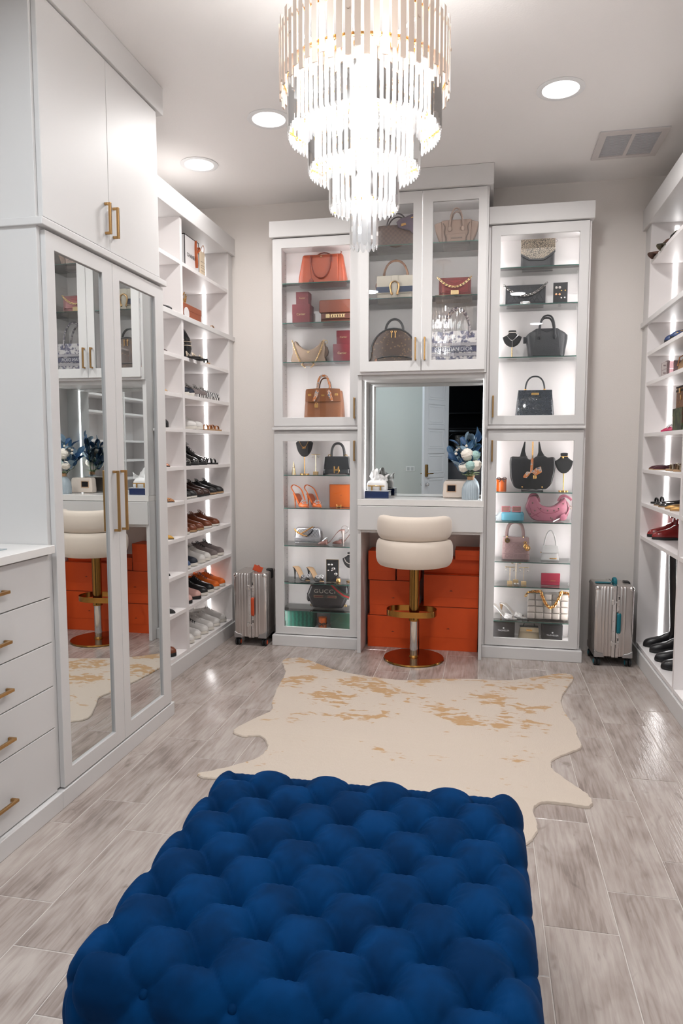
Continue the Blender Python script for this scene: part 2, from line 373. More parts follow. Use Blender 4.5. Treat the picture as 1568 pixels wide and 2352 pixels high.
t.p('housing', MB().box(-.6, .6, -.06, .06, -.05, 0), M('tube_housing', (190, 192, 196), .5), .005); t.p('tube', MB().tube([(-.56, 0, -.07), (.56, 0, -.07)], .016, 10), emis('tube_glow', (.82, .91, 1), 5.0))
t = T('garage_shelf', 'dark wire storage rack hung at the back of the garage', 'shelf', (.2, -6.3, 1.9))
for z in (0, .35): t.p('deck', MB().box(-1.2, 1.2, -.2, .2, z, z + .03), M('rack_grey', (96, 100, 108), .5, .4), .003)
for x in (-1.15, 0, 1.15): t.p('upright', MB().box(x - .02, x + .02, .16, .2, -.3, .7), MC['rack_grey'], .002)

# ================================================================== downlights and vent
def downlight(x, y, label, power, col=(1, .985, .972)):
    t = T('downlight', label, 'ceiling light', (x, y, ZC), group='recessed ceiling lights')
    t.p('trim_ring', MB().lathe([(.118, 0), (.12, -.004), (.108, -.008), (.092, -.006), (.09, 0)], 32), M('downlight_white', (235, 235, 235), 0.4))
    t.p('lens', MB().lathe([(.0905, -.001), (.0895, -.004), (.001, -.0045)], 32), emis('downlight_lens', (1, .98, .97), 5.0))
    ld = bpy.data.lights.new('lamp', 'AREA'); ld.shape = 'DISK'; ld.size = .17; ld.energy = power; ld.color = col; ld.spread = math.radians(165)
    lo = bpy.data.objects.new('lamp', ld); COL.objects.link(lo); lo.parent = t.e; lo.location = (0, 0, -.012)
downlight(.344, 3.89, 'round recessed ceiling light right of the chandelier, before the vent', POW_CAN)
downlight(-1.205, 3.91, 'round recessed ceiling light just left of the chandelier', POW_CAN)
downlight(-1.83, 4.42, 'round recessed ceiling light in the far left corner above the shoe shelves', POW_CAN * .22)
downlight(.344, 1.2, 'added unseen recessed ceiling light overhead at right, near the camera', POW_CAN)  # this and the next three are added out of view, positions invented
downlight(-1.33, 1.35, 'added unseen cool recessed ceiling light overhead at left, near the drawers', POW_CAN, (.86, .94, 1))  # cool tint from here on stands in for daylight from the rear
downlight(.7, -.9, 'added unseen cool recessed ceiling light behind the camera, by the garage door', POW_CAN, (.8, .91, 1))
downlight(-1.9, -.9, 'added unseen cool recessed ceiling light behind the camera, left rear corner', POW_CAN, (.74, .88, 1))
t = T('ceiling_vent', 'white rectangular ceiling air vent with fine slats, far right', 'vent', (0, 0, 0), absx=True)
VX0, VX1, VY0, VY1 = .62, 1.0, 4.44, 4.83
t.p('frame', MB().slab([(VX0, VY0), (VX1, VY0), (VX1, VY1), (VX0, VY1)], ZC - .003, ZC), M('vent_white', (196, 196, 200), 0.5))
fr = MB()
for (a, b_, c_, d_) in ((VX0, VX1, VY0, VY0 + .04), (VX0, VX1, VY1 - .04, VY1), (VX0, VX0 + .04, VY0 + .04, VY1 - .04), (VX1 - .04, VX1, VY0 + .04, VY1 - .04), (.8, .82, VY0 + .04, VY1 - .04)): fr.box(a, b_, c_, d_, ZC - .012, ZC - .0031)
t.p('border', fr, M('vent_border', (214, 208, 206), 0.5))
for k in range(24):
    y = VY0 + .05 + k * (VY1 - VY0 - .1) / 23
    t.p('slat', MB().box(VX0 + .04, .8, y - .004, y + .004, ZC - .009, ZC - .003).box(.82, VX1 - .04, y - .004, y + .004, ZC - .009, ZC - .003), MC['vent_white'])

# ================================================================== cabinet helpers
def pull(t, parent, x, y, z0, z1, d=.03, ax='y', w=.011, mat=None, horiz=False):
    """square bar pull; ax: direction it stands off (-y or +x)"""
    m = MB()
    if ax == 'y':
        m.box(x - w / 2, x + w / 2, y - d, y - d + w, z0, z1)
        for z in (z0, z1 - w): m.box(x - w / 2, x + w / 2, y - d + w, y, z, z + w)
    elif horiz:
        m.box(x + d - w, x + d, z0, z1, y - w / 2, y + w / 2)
        for q in (z0, z1 - w): m.box(x, x + d - w, q, q + w, y - w / 2, y + w / 2)
    else:
        m.box(x + d - w, x + d, y - w / 2, y + w / 2, z0, z1)
        for z in (z0, z1 - w): m.box(x, x + d - w, y - w / 2, y + w / 2, z, z + w)
    return link('handle', m.mesh('handle', mat or BRASS, False), parent, bevel=.0015)
PANE2 = glassy('reflective_glass', (0.985, 0.99, 0.99), 1.1)
def glass_door(t, x0, x1, z0, z1, ox0, ox1, oz0, oz1, y, hx=None, hz0=0, hz1=0, pane=None):
    d = t.p('door', MB().ringbox(x0, x1, z0, z1, ox0, ox1, oz0, oz1, y, y + .02), WHITE, .002, False)
    link('glass_pane', MB().box(ox0 - .004, ox1 + .004, y + .009, y + .013, oz0 - .004, oz1 + .004).mesh('glass_pane', pane or GLASS, False), d)
    if hx is not None: pull(t, d, hx, y, hz0, hz1)
    return d
def shelf_glass(t, x0, x1, y0, y1, z):
    s = t.p('glass_shelf', MB().box(x0, x1, y0 + .0015, y1, z - .006, z), SHELFG, smooth=False)
    link('shelf_edge', MB().box(x0, x1, y0, y0 + .0014, z - .006, z).mesh('shelf_edge', GEDGE, False), s)
def pinholes(t, x, ys, zs, d=1):
    m = MB()
    for y in ys:
        for z in zs: m.xf(Matrix()).quadring([[(x, y + .003 * cos(a * PI / 3), z + .003 * sin(a * PI / 3)) for a in range(6)], [(x + d * .0006, y + .003 * cos(a * PI / 3), z + .003 * sin(a * PI / 3)) for a in range(6)]])
    o = t.p('pin_hole', m, DARKHOLE); o['kind'] = 'stuff'
SH = {'LU1': 2.626, 'LU2': 2.349, 'LU3': 2.072, 'LU4': 1.675, 'LL1': 1.26, 'LL2': 1.018, 'LL3': 0.74, 'LL4': 0.461, 'LL5': 0.252, 'LL6': 0.1,
      'RU1': 2.661, 'RU2': 2.418, 'RU3': 2.069, 'RU4': 1.675, 'RL1': 1.155, 'RL2': 0.947, 'RL3': 0.67, 'RL4': 0.495, 'RL5': 0.252, 'RL6': 0.1,
      'CL1': 2.815, 'CL2': 2.468, 'CL3': 2.043, 'CR1': 2.815, 'CR2': 2.468, 'CR3': 2.043}
def tower(side, x0, x1, ox0, ox1, cx0, cx1, hx, key, label):
    t = T('display_cabinet', label, 'cabinet', ((x0 + x1) / 2, 5.08, 0), absx=True, group='tall display cabinets flanking the vanity')
    yD = 4.925; a, b = x0 + .004, x1 - .004; YK = YW
    t.p('back_panel', MB().box(a, b, YK - .012, YK, .08, 2.93), SHELFW, smooth=False)
    for (p, q) in ((min(a, cx0 + (.0 if side == 'r' else .014)), a + .018), (b - .018, max(b, cx1 - (.0 if side == 'l' else .014)))): t.p('side_panel', MB().box(p, q, yD + .02, YK - .012, .08, 2.93), SHELFW, .001, False)
    t.p('cabinet_base', MB().box(a, b, yD + .02, YK - .012, .075, SH[key + 'L6']), SHELFW, smooth=False)
    t.p('fixed_shelf', MB().box(a, b, yD + .012, YK - .012, 1.56, SH[key + 'U4']), SHELFW, smooth=False)
    t.p('ledge', MB().box(x0 - .01, x1 + .01, 4.908, yD + .012, 1.585, 1.603), WHITE, .003, False)
    t.p('top_panel', MB().box(a, b, yD + .012, YK - .012, 2.90, 2.93), SHELFW, smooth=False)
    t.p('crown', MB().box(cx0, cx1, 4.905, YK, 2.933, 3.043), WHITE, .003, False)
    t.p('plinth', MB().box(cx0, cx1, 4.897, YK, 0, .079), WHITE, .003, False)
    glass_door(t, x0, x1, 1.615, 2.926, ox0, ox1, 1.675, 2.86, yD, hx, 1.663, 1.809)
    glass_door(t, x0, x1, .085, 1.575, ox0, ox1, .14, 1.505, yD, hx, 1.364, 1.508)
    for k in ('U1', 'U2', 'U3', 'L1', 'L2', 'L3', 'L4', 'L5'): shelf_glass(t, a + .019, b - .019, 4.962, YK - .014, SH[key + k])
    for xx, yy, mt_ in ((a + .0185, yD + .024, 'led_front'), (b - .0245, yD + .024, 'led_front'), (b - .0245, 5.10, 'led_rear_fill')) + (((a + .0185, 5.165, 'led_rear_fill'),) if side == 'r' else ()):  # the rear strips are added out of sight to brighten the interior
        for z0, z1 in ((.11, 1.55), (1.69, 2.89)):
            t.p('light_strip', MB().box(xx, xx + .006, yy, yy + .014, z0, z1), emis(mt_, (1, .965, .955), 7.0 if mt_ == 'led_rear_fill' else 26.0), smooth=False)
    pinholes(t, a + .0182, (5.0, 5.17), [0.2 + .032 * i for i in range(41)] + [1.75 + .032 * i for i in range(35)])
    return t
tower('l', -1.5, -.882, -1.434, -.94, -1.518, -.869, -.905, 'L', 'tall white glass-door display cabinet left of the vanity, orange bag on top shelf')
tower('r', .021, .642, .08, .582, .002, .67, .048, 'R', 'tall white glass-door display cabinet right of the vanity, snakeskin clutch on top')

# centre wall cabinet + vanity
t = T('glazed_cabinet', 'white two-door glazed wall cabinet above the vanity mirror, reaching the ceiling', 'cabinet', (-.43, 5.0, 1.97), absx=True)
yc = 4.785
t.p('back_panel', MB().box(-.866, 0, YW - .012, YW, 1.97, 3.15), SHELFW, smooth=False)
for p, q in ((-.866, -.848), (-.018, 0)): t.p('side_panel', MB().box(p, q, yc + .02, YW - .012, 1.955, 3.15), WHITE, smooth=False)
t.p('centre_panel', MB().box(-.44, -.422, yc + .03, YW - .012, 1.975, 3.15), SHELFW, smooth=False)
t.p('cabinet_floor', MB().box(-.848, -.018, yc + .02, YW - .012, 1.955, 2.043), SHELFW, smooth=False)
t.p('top_panel', MB().box(-.848, -.018, yc + .02, YW - .012, 3.13, 3.15), SHELFW, smooth=False)
t.p('crown', MB().box(-.893, .027, 4.76, YW, 3.14, ZC - .001), WHITE, .003, False)
glass_door(t, -.846, -.431, 1.972, 3.136, -.785, -.49, 2.04, 3.06, yc, -.466, 2.04, 2.19, PANE2)
glass_door(t, -.427, -.012, 1.972, 3.136, -.36, -.066, 2.04, 3.06, yc, -.405, 2.04, 2.19, PANE2)
for x0, x1, k in ((-.846, -.442, 'CL'), (-.42, -.02, 'CR')):
    for i in '12': shelf_glass(t, x0, x1, 4.83, YW - .014, SH[k + i])
for xx in (-.846, -.024, -.445, -.421): t.p('light_strip', MB().box(xx, xx + .004, yc + .032, yc + .042, 2.06, 3.1), emis('led_cabinet_fill', (1, .975, .965), 24.0), smooth=False)  # unseen strips added behind the door stiles to brighten the cabinet
YP = 4.829
t = T('vanity', 'white built-in vanity with one drawer and open knee space', 'vanity', (-.43, 5.0, 0), absx=True)
for p, q in ((-.868, -.841), (-.022, .001)): t.p('side_panel', MB().box(p, q, YP, YW, 0, 1.058), WHITE, .002, False)
for p, q in ((-.868, -.838), (-.014, .001)): t.p('niche_side', MB().box(p, q, YP, YW, 1.101, 1.955), WHITE, .002, False)
t.p('countertop', MB().box(-.867, 0, YP - .005, YW, 1.058, 1.101), M('quartz_white', (232, 229, 226), 0.2), .002, False)
dr = t.p('drawer', MB().box(-.862, -.004, YP - .012, YP + .01, .885, 1.0545), WHITE, .002, False)
t.p('knee_rail', MB().box(-.841, -.022, YP + .012, YW - .01, .866, .882), SHELFW, smooth=False)
t.p('knee_back', MB().box(-.841, -.022, YW - .012, YW, 0, .866), SHELFW, smooth=False)
t.p('niche_header', MB().box(-.838, -.014, YP + .01, 5.15, 1.925, 1.955), WHITE, smooth=False)
for xx in (-.838, -.018): t.p('light_strip', MB().box(xx, xx + .004, 4.965, 4.977, 1.103, 1.925), STRIP, smooth=False)
t = T('vanity_mirror', 'frameless mirror filling the lit niche over the vanity top', 'mirror', (-.43, 5.15, 1.101), absx=True)
t.p('glass', MB().box(-.836, -.016, 5.15, 5.155, 1.103, 1.924), MIRROR, smooth=False)
t.p('backing', MB().box(-.836, -.016, 5.156, 5.17, 1.103, 1.924), SHELFW, smooth=False)

# ---------------- left run: mirror wardrobe, drawer chest, worktop
S = .9597
def ty(y): return y * S
def tz(z): return 1.45 + (z - 1.45) * S
XD = -1.645; Y0, Y1 = 2.443, 3.475
t = T('wardrobe', 'tall white wardrobe with two mirrored doors and upper cupboard doors', 'wardrobe', (-1.95, 2.95, 0), absx=True)
t.p('carcass', MB().box(XL + .005, XD - .022, Y0, Y1, .08, 3.16), WHITE, .002, False)
t.p('plinth', MB().box(XL + .005, XD + .004, Y0 + .002, Y1 + .012, 0, .072), WHITE, .003, False)
t.p('ledge', MB().box(XL + .005, XD + .012, Y0 - .012, Y1 + .01, tz(2.322), tz(2.352)), WHITE, .003, False)
t.p('crown', MB().box(XL + .005, XD + .012, 1.0, Y1 + .012, 3.135, ZC - .001), WHITE, .003, False)
ym = ty(3.08)
for (a, b, ma, mb_, hy) in ((ty(2.568), ym - .001, ty(2.627), ty(2.991), ty(3.035)), (ym + .001, ty(3.608), ty(3.144), ty(3.511), ty(3.108))):
    d = t.p('mirror_door', MB().ringbox(a, b, .079, tz(2.311), ma, mb_, tz(.092), tz(2.245), XD - .021, XD, ax='x'), WHITE, .002, False)
    link('mirror_panel', MB().box(XD - .014, XD - .010, ma - .003, mb_ + .003, tz(.092) - .003, tz(2.245) + .003).mesh('mirror_panel', MIRROR, False), d)
    pull(t, d, XD, hy, 1.075, 1.352, ax='x')
ym2 = ty(3.066)
for (a, b, hy) in ((ty(2.56), ym2 - .001, ty(3.03)), (ym2 + .001, ty(3.57), ty(3.10))):
    d = t.p('cupboard_door', MB().box(XD - .021, XD, a, b, tz(2.36), 3.13), WHITE, .002, False)
    pull(t, d, XD, hy, 2.385, 2.52, ax='x')
t = T('drawer_chest', 'white chest of wide drawers with brass bar pulls', 'drawers', (-1.95, 1.6, 0), absx=True)
XF = -1.66
t.p('carcass', MB().box(XL + .005, XF - .02, .7, Y0 - .003, .075, 1.04), WHITE, smooth=False)
t.p('plinth', MB().box(XL + .005, XD + .004, .7, Y0 + .001, 0, .072), WHITE, .003, False)
zs = [(1.036, .872), (.868, .692), (.688, .515), (.511, .344), (.340, .078)]; hz = [.947, .767, .592, .411, .182]
for (a, b), h in zip(zs, hz):
    d = t.p('drawer', MB().box(XF - .019, XF, 1.56, ty(2.528) + .01, b, a), WHITE, .002, False)
    pull(t, d, XF, h, 1.86, 2.165, ax='x', horiz=True)
t = T('worktop', 'white worktop over the drawers with a glass inlay', 'worktop', (-1.95, 1.6, 1.045), absx=True)
t.p('slab', MB().box(XL + .005, -1.635, .7, Y0 - .002, 1.045, 1.076), MC['quartz_white'], .002, False)
t.p('glass_inlay', MB().box(-2.1, -1.74, 1.2, 2.3, 1.0762, 1.079), M('grey_glass', (170, 182, 186), 0.05, 0.3), smooth=False)

# ---------------- open shoe shelving, left and right
def shoe_unit(side, xf, xb, yend, dividers, ystart, shelves, crown, label, strip_x, grp):
    sg = -1 if side == 'l' else 1   # +x towards wall for right unit
    t = T('shoe_shelving', label, 'shelving', ((xf + xb) / 2, (yend + ystart) / 2, 0), absx=True, group=grp)
    lo, hi = min(xf, xb), max(xf, xb)
    def X(a, b): p, q = xf + sg * a, xf + sg * b; return min(p, q), max(p, q)
    t.p('back_panel', MB().box(*X(abs(xb - xf) - .012, abs(xb - xf)), ystart, YW, .08, crown[0]), SHELFW, smooth=False)
    t.p('end_panel', MB().box(*X(.0, abs(xb - xf) - .012), yend, yend + .02, .08, crown[0]), SHELFW, .001, False)
    t.p('filler', MB().box(*X(.004, .03), yend + .02, YW, 0.08, crown[0]), WHITE, smooth=False)
    ys = [yend] + dividers + [ystart]
    for d in dividers: t.p('divider', MB().box(*X(0, abs(xb - xf) - .012), d - .03, d, .08, crown[0]), SHELFW, .001, False)
    t.p('near_end_panel', MB().box(*X(0, abs(xb - xf) - .012), ystart - .0, ystart + .02, .08, crown[0]), SHELFW, .001, False)
    for i in range(len(ys) - 1):
        a = ys[i]; b = (ys[i + 1]) if i + 1 < len(ys) - 1 else ys[i + 1] + .02
        if i > 0: a -= .03
        for z in shelves:
            t.p('shelf', MB().box(*X(.003, abs(xb - xf) - .013), b + .0005, a - .0005, z - .024, z), SHELFW, .001, False)
        for z0, z1 in zip([shelves[0]] + shelves[1:], shelves[1:] + [crown[0]]):
            p, q = X(strip_x - .011, strip_x + .011)
            t.p('light_strip', MB().box(p, q, a - .003, a + .001 - .0015, z0 + .001, z1 - .026), STRIP, smooth=False)
    t.p('ledge', MB().box(*X(-.012, .01), ystart, YW, 2.268, 2.302), WHITE, .003, False)
    t.p('crown', MB().box(*X(-.02, abs(xb - xf)), ystart, YW, crown[0], crown[1]), WHITE, .003, False)
    t.p('plinth', MB().box(*X(-.008, abs(xb - xf)), ystart, YW, 0, .1), WHITE, .003, False)
    return t
LZ = [.125, .405, .645, .88, 1.115, 1.337, 1.58, 1.80, 2.043, 2.302, 2.636]
LX, RX = -1.905, 1.04
shoe_unit('l', LX, XL + .003, 5.11, [4.298], 3.49, LZ, (2.905, 3.03), 'white lit open shoe shelving on the left, beyond the mirrored wardrobe', .19, 'open shoe shelving')
RZ = [.13, .868, 1.09, 1.315, 1.554, 1.89, 2.085, 2.302, 2.68]
shoe_unit('r', RX, XR - .003, 5.04, [4.09, 3.2, 2.3], 1.4, RZ, (2.915, 3.05), 'white lit open shoe shelving along the right edge of the room', .155, 'open shoe shelving')

# ================================================================== chandelier
def chandelier():
    cx, cy = -.428, 2.50; KS = .82; ZB = 1.45 + (2.25 - 1.45) * KS; ZT = (ZC - ZB) / KS + 2.25   # built at 1:1 round z 2.25, then scaled
    t = T('chandelier', 'large tiered crystal chandelier with a gold bar drum, lit bright white', 'chandelier', (cx, cy, ZB))
    t.e.scale = (KS, KS, KS); dz = -2.25
    CH = M('champagne_gold', (226, 208, 194), 0.4, 0.35); FR = M('warm_gold_frame', (232, 170, 96), 0.22, 1.0)
    t.p('canopy', MB().lathe([(.001, ZT + dz), (.09, ZT + dz), (.09, ZT - .025 + dz), (.02, ZT - .035 + dz), (.012, ZT - .04 + dz), (.012, 3.08 + dz), (.001, 3.08 + dz)], 24), CH)
    hub = MB().lathe([(.02, 3.1 + dz), (.05, 3.08 + dz), (.05, 3.05 + dz), (.012, 3.03 + dz), (.012, 2.42 + dz), (.001, 2.41 + dz)], 16)
    for k in range(8):
        a = k * PI / 4; hub.tube([(.03 * cos(a), .03 * sin(a), 3.07 + dz), (.36 * cos(a), .36 * sin(a), 3.07 + dz)], .006, 6)
    t.p('hub', hub, CH)
    for z in (3.125, 2.985):
        t.p('drum_hoop', MB().quadring([[(r * cos(a * PI / 30), r * sin(a * PI / 30), z + h + dz) for a in range(60)] for r, h in ((.338, -.005), (.344, -.005), (.344, .005), (.338, .005), (.338, -.005))], False, False), FR)
    bm = [MB().box(-.0118, .0118, -.0035, .0035, -.125, .125).mesh('gold_bar', CH, False) for _ in range(1)][0]
    n = 64
    for k in range(n):
        a = 2 * PI * k / n; o = link('gold_bar', bm, t.e, loc=(.352 * cos(a), .352 * sin(a), 3.045 + (.014 if k % 2 else -.014) + dz)); o.rotation_euler = (0, 0, a + PI / 2)
    CR = glassy('crystal', (.985, .988, .992), 1.1, .02, .5)
    tiers = [(.318, 80, 2.995, .245), (.232, 58, 2.845, .24), (.143, 36, 2.69, .235), (.056, 14, 2.50, .2)]
    for R_, m_, top, ln in tiers:
        w = .0118; q = [(-w, 0), (0, -.006), (w, 0), (0, .004)]
        cm = MB().quadring([[(x * s_, y * s_, z) for x, y in q] for z, s_ in ((0, .5), (-.012, 1), (-ln + .014, 1), (-ln, .35))]).mesh('crystal', CR, False)
        for k in range(m_):
            a = 2 * PI * k / m_; o = link('crystal', cm, t.e, loc=(R_ * cos(a), R_ * sin(a), top + dz)); o.rotation_euler = (0, 0, a + PI / 2)
        t.p('tier_hoop', MB().quadring([[(r * cos(a * PI / 24), r * sin(a * PI / 24), top + h + dz) for a in range(48)] for r, h in ((R_ - .004, -.003), (R_ + .004, -.003), (R_ + .004, .005), (R_ - .004, .005), (R_ - .004, -.003))], False, False), FR)
        sp = MB()
        for k in range(4): a = k * PI / 2 + .4; sp.tube([(0, 0, top + .004 + dz), (R_ * cos(a), R_ * sin(a), top + .004 + dz)], .004, 6)
        t.p('spoke', sp, FR)
    bulb = MB().ball((0, 0, 0), .02, .02, .034, 10, 8).mesh('bulb', emis('bulb_light', (1, .985, .965), POW_CHAND * 9)); sock = MB().lathe([(.001, .03), (.013, .03), (.013, .07), (.001, .07)], 10).mesh('socket', FR)
    spots = [(.20, 10, 2.93), (.14, 8, 2.79), (.075, 6, 2.63), (.0, 1, 2.47)]
    for R_, m_, z in spots:
        for k in range(m_):
            a = 2 * PI * k / m_ + .2; b = link('bulb', bulb, t.e, loc=(R_ * cos(a), R_ * sin(a), z + dz)); link('socket', sock, b)
    ls = [(0, 0, 2.93, .10, POW_CHAND * 5), (0, 0, 2.66, .07, POW_CHAND * 3)] + [(.22 * cos(a), .22 * sin(a), 3.08, .022, POW_CHAND * 1.1) for a in (.3, 1.35, 2.4, 3.45, 4.5, 5.55)]
    for x, y, z, R_, e in ls:
        ld = bpy.data.lights.new('lamp', 'POINT'); ld.shadow_soft_size = R_; ld.energy = e; ld.color = (1, .985, .965)
        lo = bpy.data.objects.new('lamp', ld); COL.objects.link(lo); lo.parent = t.e; lo.location = (x, y, z + dz)
chandelier()

# ================================================================== ottoman
def ottoman():
    X0, X1, Y0, Y1, H = -.860, .150, 1.165, 2.150, .425
    cx, cy = (X0 + X1) / 2, (Y0 + Y1) / 2
    t = T('ottoman', 'large square royal blue velvet ottoman with deep diamond tufting', 'ottoman', (cx, cy, 0))
    m, nt, N, L, b = new('blue_velvet')
    b.inputs['Base Color'].default_value = (*lin((2, 48, 104)), 1); b.inputs['Roughness'].default_value = .75
    b.inputs['Sheen Weight'].default_value = .07; b.inputs['Sheen Roughness'].default_value = .35; b.inputs['Sheen Tint'].default_value = (*lin((20, 110, 190)), 1)
    b.inputs['Specular IOR Level'].default_value = .06
    tc = N.new('ShaderNodeTexCoord'); nz = N.new('ShaderNodeTexNoise'); nz.inputs['Scale'].default_value = 9; nz.inputs['Detail'].default_value = 3; L.new(tc.outputs['Object'], nz.inputs[0])
    r = N.new('ShaderNodeValToRGB'); r.color_ramp.elements[0].position = .38; r.color_ramp.elements[0].color = (*lin((0, 38, 76)), 1); r.color_ramp.elements[1].position = .62; r.color_ramp.elements[1].color = (*lin((0, 50, 96)), 1)
    L.new(nz.outputs['Fac'], r.inputs[0]); L.new(r.outputs[0], b.inputs['Base Color'])
    n2 = N.new('ShaderNodeTexNoise'); n2.inputs['Scale'].default_value = 700; L.new(tc.outputs['Object'], n2.inputs[0])
    bp = N.new('ShaderNodeBump'); bp.inputs['Strength'].default_value = .15; bp.inputs['Distance'].default_value = .001; L.new(n2.outputs['Fac'], bp.inputs['Height']); L.new(bp.outputs[0], b.inputs['Normal'])
    VEL = m
    r = .055; ax, ay = (X1 - X0) / 2 - .03, (Y1 - Y0) / 2 - .03; ix, iy = ax - r, ay - r; E_ = r * PI / 2; Hb = H - .03; D_ = Hb - r - .035
    sx, sy = .1875, .1935; bx0, by0 = -.744 - cx, 2.062 - cy
    def pat(s, q):
        u = (s - bx0) / sx; v = (q - by0) / sy; p_, q_ = u + v, u - v
        pi_, qi_ = round(p_), round(q_); du, dv = ((pi_ + qi_) / 2 - u) * sx, ((pi_ - qi_) / 2 - v) * sy; rb = math.hypot(du, dv)
        cr = abs(sin(PI * p_)) * abs(sin(PI * q_)); an = math.atan2(dv, du)
        h = .022 * (cr ** .38) + .038 * (1 - math.exp(-(rb / .040) ** 1.6)) - .016 * math.exp(-(rb / .018) ** 2)
        h += .0014 * cos(15 * an + 1.3 * pi_) * math.exp(-((rb - .040) / .022) ** 2)
        h -= .0038 * (math.exp(-(abs(sin(PI * p_)) / .20) ** 2) + math.exp(-(abs(sin(PI * q_)) / .20) ** 2)) * (.35 + math.exp(-rb / .05))
        return h - .025
    nx, ny = 280, 296; LX_, LY_ = ix + E_ + D_, iy + E_ + D_
    def pt(s, q, disp=None):
        cs, cq = max(-ix, min(ix, s)), max(-iy, min(iy, q)); ds, dq = s - cs, q - cq; rho = max(abs(ds), abs(dq)); n = Vector((0, 0, 1)); p = Vector((cs, cq, Hb))
        if rho > 1e-9:
            d = Vector((ds, dq, 0)).normalized(); a = min(rho, E_) / r; p += d * (r * sin(a)) - Vector((0, 0, r * (1 - cos(a)))); n = d * sin(a) + Vector((0, 0, cos(a)))
            if rho > E_: p.z -= rho - E_
        k = pat(s, q) if disp is None else disp
        if rho > 0: k = k * (1 - .62 * min(1, rho / (E_ * .6))) + .004 * min(1, rho / (E_ * .6))
        if rho > E_ + D_ - .05: k *= max(0, (E_ + D_ - rho) / .05)
        return p + n * k
    mb = MB()
    for j in range(ny + 1):
        for i in range(nx + 1): mb.v.append(tuple(pt(-LX_ + 2 * LX_ * i / nx, -LY_ + 2 * LY_ * j / ny)))
    for j in range(ny):
        for i in range(nx): k = j * (nx + 1) + i; mb.f.append((k, k + 1, k + nx + 2, k + nx + 1))
    me = mb.mesh('cushion', VEL, False); me.polygons.foreach_set('use_smooth', [True] * len(me.polygons)); link('cushion', me, t.e)
    bm = MB().ball((0, 0, 0), .0115, .0115, .008, 12, 8).mesh('button', VEL)
    for i in range(-1, 12):
        for j in range(-2, 12):
            if (i + j) % 2: continue
            s, q = bx0 + i * sx / 2, by0 - j * sy / 2
            if abs(s) <= LX_ - .2 and abs(q) <= LY_ - .2:
                p0 = pt(s, q, -.050); p1 = pt(s, q, -.044); o = link('button', bm, t.e, loc=p1); o.rotation_euler = (p1 - p0).to_track_quat('Z', 'Y').to_euler()
    t.p('base', MB().box(-ax + .02, ax - .02, -ay + .02, ay - .02, .02, .08), M('black_base', (16, 16, 20), .7), .01)
    for a in (-1, 1):
        for b_ in (-1, 1): t.p('foot', MB().lathe([(.02, 0), (.026, .004), (.03, .03), (.001, .03)], 12, (a * (ax - .07), b_ * (ay - .07))), MC['black_base'])
ottoman()

